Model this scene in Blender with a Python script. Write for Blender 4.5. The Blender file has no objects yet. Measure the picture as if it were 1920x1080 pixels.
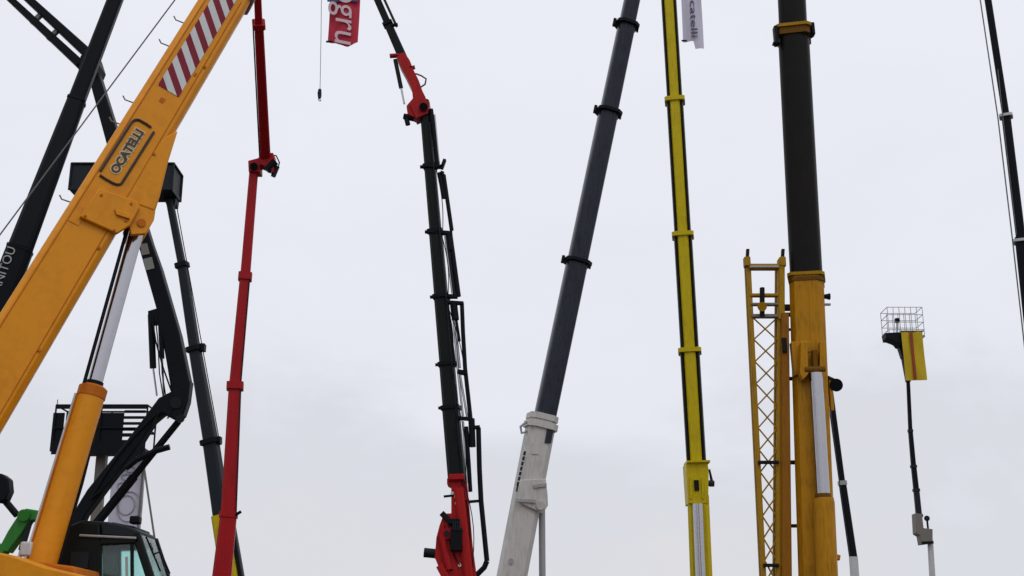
import bpy, math, random
from mathutils import Vector, Matrix
random.seed(7)
R = math.radians
sc = bpy.context.scene
COL = sc.collection

# ------------------------------------------------------------------ camera
FPX = 2400.0                       # focal length in pixels of a 1920 wide picture
PITCH = R(16.5)
K = FPX / 1900.0
CAM = Vector((0, 0, 1.6))
cd = bpy.data.cameras.new('camera')
cd.sensor_width = 36.0
cd.lens = 36.0 * FPX / 1920.0
cd.clip_start = 0.1
cd.clip_end = 4000
cam = bpy.data.objects.new('camera', cd)
cam.location = CAM
cam.rotation_euler = (R(90) + PITCH, 0, 0)
COL.objects.link(cam)
sc.camera = cam
sc.render.resolution_x, sc.render.resolution_y = 1024, 576

# ------------------------------------------------------------------ sky
SUN_EL, SUN_AZ = R(52), R(158)      # azimuth clockwise from +Y
w = bpy.data.worlds.new('World')
sc.world = w
w.use_nodes = True
nt = w.node_tree
nt.nodes.clear()
def N(t, **k):
    n = nt.nodes.new(t)
    for a, b in k.items():
        setattr(n, a, b)
    return n
out = N('ShaderNodeOutputWorld')
bg = N('ShaderNodeBackground')
bg.inputs['Strength'].default_value = 0.1
sky = N('ShaderNodeTexSky')
sky.sky_type = 'NISHITA'
sky.sun_disc = False
sky.sun_elevation = SUN_EL
sky.sun_rotation = SUN_AZ
sky.dust_density = 4.0
tc = N('ShaderNodeTexCoord')
sep = N('ShaderNodeSeparateXYZ')
nt.links.new(tc.outputs['Generated'], sep.inputs[0])
mp = N('ShaderNodeMapping')
mp.inputs['Scale'].default_value = (1.0, 1.0, 2.2)
nt.links.new(tc.outputs['Generated'], mp.inputs[0])
noi = N('ShaderNodeTexNoise')
noi.inputs['Scale'].default_value = 3.4
noi.inputs['Detail'].default_value = 5
noi.inputs['Roughness'].default_value = 0.60
noi.inputs['Distortion'].default_value = 0.3
nt.links.new(mp.outputs[0], noi.inputs['Vector'])
madd = N('ShaderNodeMath', operation='MULTIPLY_ADD')     # elevation + cloud variation
madd.inputs[1].default_value = 0.50
nt.links.new(noi.outputs['Fac'], madd.inputs[0])
nt.links.new(sep.outputs['Z'], madd.inputs[2])
ramp = N('ShaderNodeValToRGB')
cr = ramp.color_ramp
cr.elements[0].position = 0.20
cr.elements[0].color = (0.745, 0.732, 0.758, 1)
cr.elements[1].position = 0.72
cr.elements[1].color = (0.832, 0.853, 0.918, 1)
e = cr.elements.new(0.39); e.color = (0.705, 0.722, 0.780, 1)
e = cr.elements.new(0.50); e.color = (0.795, 0.817, 0.880, 1)
nt.links.new(madd.outputs[0], ramp.inputs[0])
vm = N('ShaderNodeVectorMath', operation='SCALE')
vm.inputs['Scale'].default_value = 10.0
nt.links.new(ramp.outputs['Color'], vm.inputs[0])
mx = N('ShaderNodeMix', data_type='RGBA')
mx.inputs[0].default_value = 0.985          # almost closed cloud deck over the clear sky
nt.links.new(sky.outputs[0], mx.inputs[6])
nt.links.new(vm.outputs[0], mx.inputs[7])
nt.links.new(mx.outputs[2], bg.inputs['Color'])
nt.links.new(bg.outputs[0], out.inputs[0])

sd = bpy.data.lights.new('sun', 'SUN')
sd.energy = 0.55
sd.angle = R(25)
sd.color = (1.0, 0.97, 0.93)
so = bpy.data.objects.new('sun', sd)
sdir = Vector((math.sin(SUN_AZ) * math.cos(SUN_EL), math.cos(SUN_AZ) * math.cos(SUN_EL), math.sin(SUN_EL)))
so.rotation_euler = sdir.to_track_quat('Z', 'Y').to_euler()
COL.objects.link(so)

sc.view_settings.view_transform = 'Standard'
sc.view_settings.look = 'None'
sc.view_settings.exposure = 0.0
sc.view_settings.gamma = 1.0

# ------------------------------------------------------------------ pixel -> place
FWD = Vector((0, math.cos(PITCH), math.sin(PITCH)))
UP = Vector((0, -math.sin(PITCH), math.cos(PITCH)))
RT = Vector((1, 0, 0))
def P(x, y, d):
    """point on the vertical plane Y = d seen at pixel x, y of the photograph"""
    r = FWD * FPX + RT * (x - 960) + UP * (540 - y)
    return CAM + r * (d / r.y)
def px(n, p):
    """length of n pixels at the distance of p"""
    return n * (p - CAM).dot(FWD) / FPX

# ------------------------------------------------------------------ materials
MATS = {}
def mat(name, rgb, rough=0.45, metal=0.0, dirt=0.25, spec=0.5, scale=1.0, streak=True, trans=0.0, dirtcol=(0.10, 0.085, 0.07), coat=0.0):
    m = bpy.data.materials.new(name)
    m.use_nodes = True
    t = m.node_tree
    b = t.nodes['Principled BSDF']
    b.inputs['Metallic'].default_value = metal
    b.inputs['Specular IOR Level'].default_value = spec
    b.inputs['Coat Weight'].default_value = coat
    b.inputs['Coat Roughness'].default_value = 0.15
    b.inputs['Transmission Weight'].default_value = trans
    co = t.nodes.new('ShaderNodeTexCoord')
    n1 = t.nodes.new('ShaderNodeTexNoise')
    n1.inputs['Scale'].default_value = 1.7 * scale
    n1.inputs['Detail'].default_value = 8
    n1.inputs['Roughness'].default_value = 0.65
    n2 = t.nodes.new('ShaderNodeTexNoise')
    n2.inputs['Scale'].default_value = 14 * scale
    n2.inputs['Detail'].default_value = 6
    mpp = t.nodes.new('ShaderNodeMapping')
    mpp.inputs['Scale'].default_value = (1.6, 1.6, 0.18) if streak else (1, 1, 1)
    t.links.new(co.outputs['Object'], mpp.inputs[0])
    t.links.new(co.outputs['Object'], n1.inputs['Vector'])
    t.links.new(mpp.outputs[0], n2.inputs['Vector'])
    mul = t.nodes.new('ShaderNodeMath'); mul.operation = 'MULTIPLY'
    t.links.new(n1.outputs['Fac'], mul.inputs[0])
    t.links.new(n2.outputs['Fac'], mul.inputs[1])
    rp = t.nodes.new('ShaderNodeValToRGB')
    rp.color_ramp.elements[0].position = 0.22
    rp.color_ramp.elements[0].color = (0, 0, 0, 1)
    rp.color_ramp.elements[1].position = 0.48
    rp.color_ramp.elements[1].color = (dirt, dirt, dirt, 1)
    t.links.new(mul.outputs[0], rp.inputs[0])
    mixc = t.nodes.new('ShaderNodeMix'); mixc.data_type = 'RGBA'
    mixc.inputs[6].default_value = (*rgb, 1)
    mixc.inputs[7].default_value = (*dirtcol, 1)
    t.links.new(rp.outputs['Color'], mixc.inputs[0])
    t.links.new(mixc.outputs[2], b.inputs['Base Color'])
    mr = t.nodes.new('ShaderNodeMapRange')
    mr.inputs['To Min'].default_value = max(0.02, rough - 0.12)
    mr.inputs['To Max'].default_value = min(1, rough + 0.16)
    t.links.new(n2.outputs['Fac'], mr.inputs['Value'])
    t.links.new(mr.outputs[0], b.inputs['Roughness'])
    if trans == 0:
        bp = t.nodes.new('ShaderNodeBump')
        bp.inputs['Strength'].default_value = 0.12
        bp.inputs['Distance'].default_value = 0.01
        t.links.new(n1.outputs['Fac'], bp.inputs['Height'])
        t.links.new(bp.outputs[0], b.inputs['Normal'])
    MATS[name] = m
    return m
mat('orange', (0.69, 0.256, 0.002), 0.36, dirt=0.38, spec=0.24, streak=False, scale=0.8, dirtcol=(0.36, 0.120, 0.005))
mat('orange_deep', (0.46, 0.120, 0.002), 0.5, dirt=0.4, spec=0.16, dirtcol=(0.18, 0.05, 0.006))
mat('mustard', (0.44, 0.195, 0.002), 0.45, dirt=0.6, spec=0.16, dirtcol=(0.11, 0.046, 0.005))
mat('yellow', (0.54, 0.415, 0.002), 0.42, dirt=0.45, spec=0.18, dirtcol=(0.20, 0.14, 0.005))
mat('red', (0.34, 0.006, 0.010), 0.42, dirt=0.45, spec=0.16, dirtcol=(0.10, 0.007, 0.009))
mat('red_bright', (0.38, 0.009, 0.009), 0.42, dirt=0.5, spec=0.15, dirtcol=(0.08, 0.006, 0.006))
mat('black', (0.0065, 0.0075, 0.0105), 0.45, dirt=0.3, spec=0.08, dirtcol=(0.016, 0.016, 0.018))
mat('black_green', (0.008, 0.0115, 0.0115), 0.45, dirt=0.3, spec=0.10, dirtcol=(0.02, 0.022, 0.02))
mat('slate', (0.024, 0.028, 0.042), 0.26, dirt=0.95, spec=0.16, dirtcol=(0.005, 0.006, 0.010), coat=0.04)  # strong dark streaking paints the glossy metallic streaks into the colour
mat('brown_black', (0.010, 0.0085, 0.0085), 0.42, dirt=0.5, spec=0.09, dirtcol=(0.018, 0.013, 0.011))
mat('steel_dark', (0.017, 0.022, 0.027), 0.45, dirt=0.3, spec=0.10, dirtcol=(0.03, 0.03, 0.03))
mat('grey_paint', (0.33, 0.33, 0.34), 0.5, dirt=0.3)
mat('pale_grey', (0.52, 0.52, 0.53), 0.5, dirt=0.3)
mat('offwhite', (0.52, 0.50, 0.475), 0.45, dirt=0.7, spec=0.25, dirtcol=(0.24, 0.225, 0.19))
mat('chrome', (0.42, 0.415, 0.44), 0.14, metal=1.0, dirt=0.12, streak=False, dirtcol=(0.2, 0.19, 0.2))
mat('green', (0.022, 0.190, 0.020), 0.42, dirt=0.4, spec=0.3, dirtcol=(0.02, 0.06, 0.02))
mat('rubber', (0.018, 0.018, 0.018), 0.75, dirt=0.5)
mat('wire', (0.10, 0.10, 0.11), 0.5, dirt=0.2)
mat('brace', (0.17, 0.15, 0.13), 0.55, dirt=0.3)
mat('stripe_red', (0.20, 0.005, 0.022), 0.4, dirt=0.5, spec=0.2, dirtcol=(0.10, 0.004, 0.012))
mat('stripe_white', (0.55, 0.56, 0.56), 0.4, dirt=0.35, dirtcol=(0.36, 0.35, 0.32))
mat('letter_black', (0.022, 0.015, 0.012), 0.45, dirt=0.2)
mat('letter_cream', (0.60, 0.43, 0.22), 0.5, dirt=0.2)
mat('letter_pale', (0.36, 0.37, 0.375), 0.5, dirt=0.5)
mat('letter_white', (0.60, 0.46, 0.50), 0.7, dirt=0.3, dirtcol=(0.5, 0.3, 0.36))
mat('cloth_red', (0.46, 0.018, 0.045), 0.8, dirt=0.2, dirtcol=(0.30, 0.02, 0.05))
mat('cloth_purple', (0.09, 0.055, 0.20), 0.8, dirt=0.2)
mat('cloth_white', (0.58, 0.555, 0.66), 0.8, dirt=0.3, spec=0.1, dirtcol=(0.42, 0.36, 0.46))
mat('cloth_yellow', (0.52, 0.36, 0.004), 0.8, dirt=0.2, dirtcol=(0.34, 0.2, 0.01))
mat('letter_violet', (0.085, 0.065, 0.12), 0.6, dirt=0.2)
mat('glass', (0.66, 0.93, 0.89), 0.03, dirt=0.08, trans=1.0, dirtcol=(0.6, 0.7, 0.68))
mat('asphalt', (0.075, 0.073, 0.070), 0.9, dirt=0.6, streak=False, dirtcol=(0.13, 0.125, 0.115))
mat('mustard_dark', (0.14, 0.060, 0.002), 0.5, dirt=0.4, spec=0.12, dirtcol=(0.05, 0.02, 0.004))
mat('ochre', (0.36, 0.190, 0.005), 0.5, dirt=0.6, spec=0.14, dirtcol=(0.11, 0.06, 0.01))
mat('rust', (0.27, 0.100, 0.004), 0.5, dirt=0.6, spec=0.14, dirtcol=(0.09, 0.036, 0.006))
mat('cage', (0.36, 0.36, 0.37), 0.5, dirt=0.2, spec=0.2)
mat('banner_rust', (0.28, 0.045, 0.006), 0.8, dirt=0.3)
mat('plate', (0.20, 0.21, 0.18), 0.5, dirt=0.4)

# ------------------------------------------------------------------ mesh tools
class MB:
    def __init__(s):
        s.v, s.f = [], []
    def ring(s, pts):
        i = len(s.v); s.v += [Vector(p) for p in pts]
        return list(range(i, i + len(pts)))
    def loft(s, rings, cap=True):
        ids = [s.ring(r) for r in rings]
        n = len(ids[0])
        for a, b in zip(ids, ids[1:]):
            for k in range(n):
                s.f.append((a[k], a[(k + 1) % n], b[(k + 1) % n], b[k]))
        if cap:
            s.f.append(tuple(reversed(ids[0]))); s.f.append(tuple(ids[-1]))
        return s
    def tube(s, pts, r, seg=10, cap=True):
        pts = [Vector(p) for p in pts]
        rs = r if isinstance(r, (list, tuple)) else [r] * len(pts)
        rings = []
        a = None
        for i, p in enumerate(pts):
            if i == 0: t = pts[1] - pts[0]
            elif i == len(pts) - 1: t = pts[-1] - pts[-2]
            else: t = (pts[i + 1] - p).normalized() + (p - pts[i - 1]).normalized()
            t.normalize()
            if a is None:
                a = t.orthogonal().normalized()
            a = (a - t * a.dot(t)).normalized()
            b = t.cross(a)
            rings.append([p + (a * math.cos(2 * math.pi * k / seg) + b * math.sin(2 * math.pi * k / seg)) * rs[i] for k in range(seg)])
        return s.loft(rings, cap)
    def beam(s, A, B, w0, h0, w1=None, h1=None, ch=0.15, n0=(0, -1, 0), prof=None):
        """chamfered or profiled beam; w lies across (in the lean plane), h along n"""
        w1 = w0 if w1 is None else w1
        h1 = h0 if h1 is None else h1
        t = (B - A).normalized()
        n = Vector(n0); n = (n - t * n.dot(t)).normalized()
        q = t.cross(n)
        if prof is None:
            c = ch
            prof = [(-.5 + c, -.5), (.5 - c, -.5), (.5, -.5 + c), (.5, .5 - c), (.5 - c, .5), (-.5 + c, .5), (-.5, .5 - c), (-.5, -.5 + c)]
        s.loft([[A + q * a * w0 + n * b * h0 for a, b in prof], [B + q * a * w1 + n * b * h1 for a, b in prof]])
        return s
    def box(s, c, size, ax=None):
        c = Vector(c)
        X, Y, Z = ax if ax else (Vector((1, 0, 0)), Vector((0, 1, 0)), Vector((0, 0, 1)))
        hx, hy, hz = [k / 2 for k in size]
        s.loft([[c + X * a * hx + Y * b * hy + Z * k * hz for a, b in ((-1, -1), (1, -1), (1, 1), (-1, 1))] for k in (-1, 1)])
        return s
    def slab(s, pts, off):
        """polygon pts (3D) extruded by vector off"""
        pts = [Vector(p) for p in pts]; off = Vector(off)
        return s.loft([pts, [p + off for p in pts]])

ORIG = {}
def link(o):
    COL.objects.link(o); return o
def thing(name, label, cat, loc, group=None):
    o = bpy.data.objects.new(name, None)
    o.empty_display_size = 0.3
    o.location = loc
    link(o)
    ORIG[o] = Vector(loc)
    o['label'] = label; o['category'] = cat
    if group: o['group'] = group
    return o
def finish(me, angle=32):
    for p in me.polygons: p.use_smooth = True
    me.set_sharp_from_angle(angle=R(angle))
def part(name, mb, m, parent, bevel=0.0, label=None):
    me = bpy.data.meshes.new(name)
    base = ORIG[parent]
    me.from_pydata([tuple(v - base) for v in mb.v], [], mb.f)
    import bmesh
    b = bmesh.new(); b.from_mesh(me)
    bmesh.ops.recalc_face_normals(b, faces=b.faces)
    b.to_mesh(me); b.free()
    finish(me)
    me.materials.append(MATS[m])
    o = bpy.data.objects.new(name, me)
    o.parent = parent
    ORIG[o] = base
    link(o)
    if label: o['label'] = label
    if bevel:
        md = o.modifiers.new('bevel', 'BEVEL'); md.width = bevel; md.segments = 2; md.limit_method = 'ANGLE'; md.angle_limit = R(40)
    return o
def single(name, mb, m, label, cat, loc, group=None):
    """a thing that is one mesh"""
    e = bpy.data.objects.new('tmp', None); ORIG[e] = Vector(loc)
    o = part(name, mb, m, e)
    o.parent = None; o.location = loc
    bpy.data.objects.remove(e)
    o['label'] = label; o['category'] = cat
    if group: o['group'] = group
    return o
def lettering(txt, m, parent, origin, along, upv, size, name='lettering', depth=0.004, offset=0.0, sx=1.0, bold=0.0, align='CENTER', shear=0.0):
    cu = bpy.data.curves.new('t', 'FONT')
    cu.shear = shear
    cu.body = txt; cu.align_x = align; cu.align_y = 'CENTER'; cu.size = size; cu.extrude = depth; cu.offset = bold
    cu.resolution_u = 4
    ob = bpy.data.objects.new('t', cu); link(ob)
    bpy.context.view_layer.update()
    dg = bpy.context.evaluated_depsgraph_get()
    me = bpy.data.meshes.new_from_object(ob.evaluated_get(dg))
    bpy.data.objects.remove(ob)
    a = Vector(along).normalized(); u = Vector(upv); u = (u - a * u.dot(a)).normalized(); nn = a.cross(u)
    M = Matrix((a * sx, u, nn)).transposed().to_4x4()
    M.translation = Vector(origin) + nn * offset - ORIG[parent]
    me.transform(M)
    me.materials.clear(); me.materials.append(MATS[m])
    me.name = name
    o = bpy.data.objects.new(name, me); o.parent = parent; ORIG[o] = ORIG[parent]; link(o)
    return o

U_PROF = [(-.5, .5), (.5, .5), (.5, -.12)] + [(.5 * math.cos(-a), -.12 - .38 * math.sin(a)) for a in [R(k) for k in (22, 45, 68, 90, 112, 135, 158)]] + [(-.5, -.12)]
U_PROF = [(a, -b) for a, b in U_PROF]
def round_prof(seg=16):
    return [(.5 * math.cos(2 * math.pi * k / seg), .5 * math.sin(2 * math.pi * k / seg)) for k in range(seg)]

def collar(parent, A, B, frac, wpx, hmul, lpx, m, name='collar', n0=(0, -1, 0), ch=.12, bolts=True):
    """reinforcing ring round a boom section near its end"""
    c = A.lerp(B, frac)
    t = (B - A).normalized()
    l = px(lpx, c)
    w = px(wpx, c)
    o = part(name, MB().beam(c - t * l / 2, c + t * l / 2, w, w * hmul, ch=ch, n0=n0), m, parent)
    return o

def wheel(root, c, r, wd, axis=(1, 0, 0)):
    c = Vector(c); a = Vector(axis)
    ty = part('wheel', MB().tube([c - a * wd / 2, c - a * wd * .38, c + a * wd * .38, c + a * wd / 2], [r * .86, r, r, r * .86], 22), 'rubber', root)
    part('rim', MB().tube([c - a * (wd / 2 + .02), c + a * (wd / 2 + .02)], r * .55, 16), 'grey_paint', ty)

def carrier(root, bx, by, m, foot, ylen=9.0, back=3.0, wid=2.5, cabm=None, turret=True, deck=1.35, boomw=0.9):
    """truck carrier under a crane: runs along Y, turret under the boom foot"""
    y0, y1 = by - back, by - back + ylen
    part('chassis', MB().beam(Vector((bx, y0, deck - .25)), Vector((bx, y1, deck - .25)), wid * .9, .5, n0=(0, 0, 1), ch=.06), 'steel_dark', root)
    part('deck', MB().beam(Vector((bx, y0, deck + .06)), Vector((bx, y1 - 1.6, deck + .06)), wid, .11, n0=(0, 0, 1), ch=.02), m, root)
    k = 4
    for i in range(k):
        yy = y0 + .9 + (ylen - 1.8) * (i / (k - 1))
        for s in (-1, 1):
            wheel(root, (bx + s * (wid / 2 - .22), yy, .55), .55, .40)
    cabc = part('driver_cab', MB().slab([(bx - wid / 2 + .1, y1 - 1.55, deck - .5), (bx - wid / 2 + .1, y1 + .1, deck - .5), (bx - wid / 2 + .1, y1 + .05, deck + .45), (bx - wid / 2 + .1, y1 - .2, deck + 1.2), (bx - wid / 2 + .1, y1 - 1.5, deck + 1.25)], (wid - .2, 0, 0)), cabm or m, root, bevel=.05)
    part('windscreen', MB().slab([(bx - wid / 2 + .25, y1 + .068, deck + .47), (bx + wid / 2 - .25, y1 + .068, deck + .47), (bx + wid / 2 - .25, y1 - .175, deck + 1.14), (bx - wid / 2 + .25, y1 - .175, deck + 1.14)], (0, .02, .008)), 'glass', cabc)
    for yy in (y0 + .35, y1 - 2.2):
        for s in (-1, 1):
            q = part('outrigger', MB().beam(Vector((bx + s * .3, yy, deck - .55)), Vector((bx + s * (wid / 2 + .55), yy, deck - .55)), .26, .24, ch=.1), m, root)
            part('jack', MB().tube([(bx + s * (wid / 2 + .5), yy, deck - .3), (bx + s * (wid / 2 + .5), yy, .06)], .075, 10), 'chrome', q)
            part('foot_pad', MB().tube([(bx + s * (wid / 2 + .5), yy, .0), (bx + s * (wid / 2 + .5), yy, .08)], [.26, .22], 14), 'steel_dark', q)
    if turret:
        part('slew_ring', MB().tube([(bx, by, deck + .1), (bx, by, deck + .32)], .95, 28), 'steel_dark', root)
        fz = foot.z
        tt = part('turret', MB().slab([(bx - .95, by - .9, deck + .32), (bx - .95, by + 1.1, deck + .32), (bx - .95, by + 1.0, max(fz - .1, deck + .7)), (bx - .95, by - .6, max(fz - .35, deck + .6))], (1.9, 0, 0)), m, root, bevel=.03)
        for s in (-1, 1):
            part('boom_bracket', MB().slab([(foot.x + s * boomw * .62, by - .5, deck + .5), (foot.x + s * boomw * .62, by + .5, deck + .5), (foot.x + s * boomw * .62, foot.y + .3, fz + .28), (foot.x + s * boomw * .62, foot.y - .3, fz + .28)], (.07 * s, 0, 0)), m, tt)
        part('boom_pin', MB().tube([(foot.x - boomw * .75, foot.y, fz), (foot.x + boomw * .75, foot.y, fz)], .13, 14), 'steel_dark', tt)
        part('counterweight', MB().box((bx, by - 1.35, deck + .75), (2.2, .8, .8)), 'steel_dark', root, bevel=.06)

# ------------------------------------------------------------------ ground
g = MB()
g.v = [Vector(p) for p in ((-1500, -600, 0), (1500, -600, 0), (1500, 2600, 0), (-1500, 2600, 0))]
g.f = [(0, 1, 2, 3)]
e0 = bpy.data.objects.new('tmp', None); ORIG[e0] = Vector((0, 0, 0))
go = part('ground', g, 'asphalt', e0); go.parent = None; bpy.data.objects.remove(e0)
go['kind'] = 'structure'

# ================================================================== ORANGE CRANE (foreground)
D0, D1 = 9.9 * K, 10.7 * K
def OB(x, y):
    """point in the vertical plane through the orange boom"""
    # plane: depth grows linearly with x
    a = x
    return P(a, y, D0 + (D1 - D0) * (a + 40) / 480.0)
foot = OB(-320, 1235)
oc = thing('orange_crane', 'orange telescopic crane in the foreground with striped boom, framed black lettering and dark cab', 'crane', (foot.x + 1.6, foot.y + .6, 0))
bA, bB = foot, OB(452, 1)
tb = (bB - bA).normalized()
# plane normal of the boom towards the camera
pn = (OB(200, 300) - OB(0, 700)).cross(OB(100, 700) - OB(0, 700)).normalized()
if pn.y > 0: pn = -pn
pn = (pn - tb * pn.dot(tb)).normalized()
BH = 0.20                                       # half of the boom's breadth
sv = tb.cross(pn).normalized()                  # across the boom, to the lower right
if sv.x < 0: sv = -sv
def hit(x, y, lift=0.0):
    """where the sight line of a pixel meets the boom's near side plate"""
    o = bA + pn * (BH + lift)
    r = FWD * FPX + RT * (x - 960) + UP * (540 - y)
    return CAM + r * ((o - CAM).dot(pn) / r.dot(pn))
def bl(a, s, lift=0.0):
    return bA + tb * a + sv * s + pn * (BH + lift)
def loc(x, y):
    q = hit(x, y) - bA
    return q.dot(tb), q.dot(sv)
# edges of the near side plate read off the picture
aL0, sL0 = loc(0, 585); aL1, sL1 = loc(370, 0)
aR0, sR0 = loc(0, 810); aR1, sR1 = loc(471, 0)
def edgeL(a): return sL0 + (sL1 - sL0) * (a - aL0) / (aL1 - aL0)
def edgeR(a): return sR0 + (sR1 - sR0) * (a - aR0) / (aR1 - aR0)
LB = (bB - bA).dot(tb)
def boom_quad(a, grow=0.0, half=BH):
    l, r = edgeL(a) - grow, edgeR(a) + grow
    c = .05
    pr = [(l, half - c), (l + c, half), (r - c, half), (r, half - c), (r, -half + c), (r - c, -half), (l + c, -half), (l, -half + c)]
    return [bA + tb * a + sv * s + pn * k for s, k in pr]
sec = part('boom_section', MB().loft([boom_quad(-.35), boom_quad(LB)]), 'orange', oc, bevel=.01)
# wear lip at the head of the section
lip = part('boom_lip', MB().loft([boom_quad(LB - .02, .035, BH + .03), boom_quad(LB + .10, .035, BH + .03)]), 'grey_paint', sec, bevel=.01)
def boom_quad_in(a, sh=.05):
    l, r = edgeL(min(a, LB)) + sh, edgeR(min(a, LB)) - sh
    k = BH - sh
    return [bA + tb * a + sv * s + pn * q for s, q in ((l, k), (r, k), (r, -k), (l, -k))]
part('inner_boom_section', MB().loft([boom_quad_in(LB), boom_quad_in(LB + 4.2)]), 'orange', oc, bevel=.02)
# warning stripes
a_lo = loc(312, 172)[0]
sp = None
n_st = 9
pA = loc(310, 128); pB = loc(328, 101)
stepa = (pB[0] - pA[0])
def ss(fr, a): return edgeL(a) + (edgeR(a) - edgeL(a)) * fr
slant = loc(310, 128)[0] - loc(333, 185)[0]
f0, f1 = .24, .72
def clip(poly, lim, keep_above):
    outp = []
    for (a0_, f0_), (a1_, f1_) in zip(poly, poly[1:] + poly[:1]):
        in0 = (a0_ >= lim) == keep_above; in1 = (a1_ >= lim) == keep_above
        if in0: outp.append((a0_, f0_))
        if in0 != in1:
            k_ = (lim - a0_) / (a1_ - a0_); outp.append((lim, f0_ + (f1_ - f0_) * k_))
    return outp
amin = loc(314, 170)[0]
wst = stepa * .5
for i in range(-4, 18):
    a = pA[0] + wst * i
    pts = clip([(a, f0), (a + wst, f0), (a + wst - slant, f1), (a - slant, f1)], amin, True)
    if len(pts) > 2: pts = clip(pts, LB - .04, False)
    if len(pts) < 3: continue
    part('warning_stripe', MB().slab([bl(k, ss(f, k), .004) for k, f in pts], pn * .003), 'stripe_red' if i % 2 == 0 else 'stripe_white', sec)
# lettering inside a rounded frame
c_a, c_s = loc(239, 284)
la0, ls0 = loc(203, 345); la1, ls1 = loc(272, 232)
ly = abs(la1 - la0) * .86
wd = .46 * (edgeR(c_a) - edgeL(c_a))
lettering('OCATELLI', 'letter_cream', sec, bl(c_a, c_s, 0), tb, -sv, wd * .50, depth=.002, offset=.004, bold=.018, sx=ly / (wd * 2.75))
lettering('OCATELLI', 'letter_black', sec, bl(c_a, c_s, 0), tb, -sv, wd * .50, depth=.002, offset=.008, bold=.005, sx=ly / (wd * 2.75))
def framebar(pts, th=.030):
    mb = MB()
    pp = [bl(c_a + u * ly / 2, c_s + v * wd / 2, .006) for u, v in pts]
    mb.tube(pp, th * .5, 6)
    return mb
fr = [(.80, -1.0), (.0, -1.0), (-1.0, -1.0)]
part('logo_frame', framebar(fr), 'letter_black', sec)
fr = [(-1.12, -.85), (-1.14, -.3)] + [(-1.0 - .14 * math.cos(R(k)), .35 + .65 * math.sin(R(k))) for k in (0, 30, 60, 90)] + [(.0, 1.0), (1.0, 1.0)]
part('logo_frame', framebar(fr), 'letter_black', sec)
fr = [(.80, -1.0)] + [(.88 + .22 * math.sin(R(k)), -.5 - .5 * math.cos(R(k))) for k in (20, 45, 70, 90)] + [(1.1, .1), (1.08, .6)]
part('logo_frame', framebar(fr), 'letter_black', sec)
# cylinder bracket: raised plate, gussets, pin
def hp(x, y, l): return hit(x, y, l)
plate = [hp(148, 409, .0), hp(184, 356, .0), hp(250, 378, .0), hp(262, 388, .0), hp(243, 425, 0), hp(218, 441, 0)]
cb = part('cylinder_bracket', MB().slab(plate, pn * .055), 'orange', oc, bevel=.012)
gus = [(334, 244), (316, 302), (300, 368), (291, 396), (258, 384), (222, 392), (262, 310), (310, 255)]
part('box_gusset', MB().slab([hp(x, y, .003) for x, y in gus], -pn * (2 * BH + .006)), 'orange', cb, bevel=.02)
lug = [(254, 380), (292, 394), (289, 412), (274, 438), (246, 440), (240, 415)]
g1 = [hp(x, y, -.005) for x, y in lug]
part('lug_plate', MB().slab(g1, -pn * .06), 'orange', cb, bevel=.01)
part('lug_plate', MB().slab([q - pn * (2 * BH - .06) for q in g1], -pn * .05), 'orange', cb, bevel=.01)
part('lug_shade', MB().slab([hp(x, y, -.065) for x, y in ((256, 384), (290, 398), (284, 414), (250, 408))], -pn * (2 * BH - .13)), 'orange_deep', cb)  # deeper orange filler paints the recess shade between the lugs
pin_c = hp(265, 418, 0)
part('bracket_pin', MB().tube([pin_c + pn * .012, pin_c - pn * (2 * BH + .02)], px(8, pin_c), 18), 'orange_deep', cb)
strap = [(214, 393), (240, 402), (243, 412), (218, 404)]
part('bracket_rib', MB().slab([hp(x, y, .055) for x, y in strap], pn * .03), 'orange', cb, bevel=.005)
# small rope guides along the upper edge
for x, y in ((342, 22), (318, 68), (250, 175), (222, 214), (136, 366)):
    a, s_ = loc(x, y)
    q = bl(a, edgeL(a), -BH)
    gd = part('rope_guide', MB().tube([q, q - sv * .10 - tb * .02, q - sv * .14 + tb * .01], .008, 6), 'brace', sec)
# hose run on the side plate edge and bolts
for k in range(7):
    a = .8 + k * 1.25
    if a > LB - .2: break
    part('bolt_head', MB().tube([bl(a, edgeR(a) - .07, 0), bl(a, edgeR(a) - .07, .016)], .018, 6), 'orange_deep', sec)
for ed, off_ in ((edgeL, .075), (edgeR, -.085)):
    part('weld_seam', MB().tube([bl(.2, ed(.2) + off_, .001), bl(LB - .15, ed(LB - .15) + off_, .001)], .006, 5), 'orange_deep', sec)
for x, y, l_, w_, m_ in ((366, 140, .05, .03, 'orange_deep'), (304, 188, .06, .05, 'orange_deep')):
    a, s_ = loc(x, y)
    part('decal', MB().slab([bl(a + i_ * l_ / 2, s_ + j_ * w_ / 2, .003) for i_, j_ in ((-1, -1), (1, -1), (1, 1), (-1, 1))], pn * .0015), m_, sec)
for a in (loc(150, 400)[0] - .10,):
    part('doubler_plate', MB().slab([bl(a + i_ * .03, f_, .0) for i_, f_ in ((-1, edgeL(a) + .09), (1, edgeL(a) + .09), (1, edgeL(a) + .20), (-1, edgeL(a) + .20))], pn * .008), 'orange', sec)
for x, y in ((160, 405), (190, 366), (246, 382), (214, 432), (236, 414)):
    c_ = hp(x, y, .055); part('bolt_head', MB().tube([c_, c_ + pn * .014], .014, 6), 'orange_deep', cb)
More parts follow.
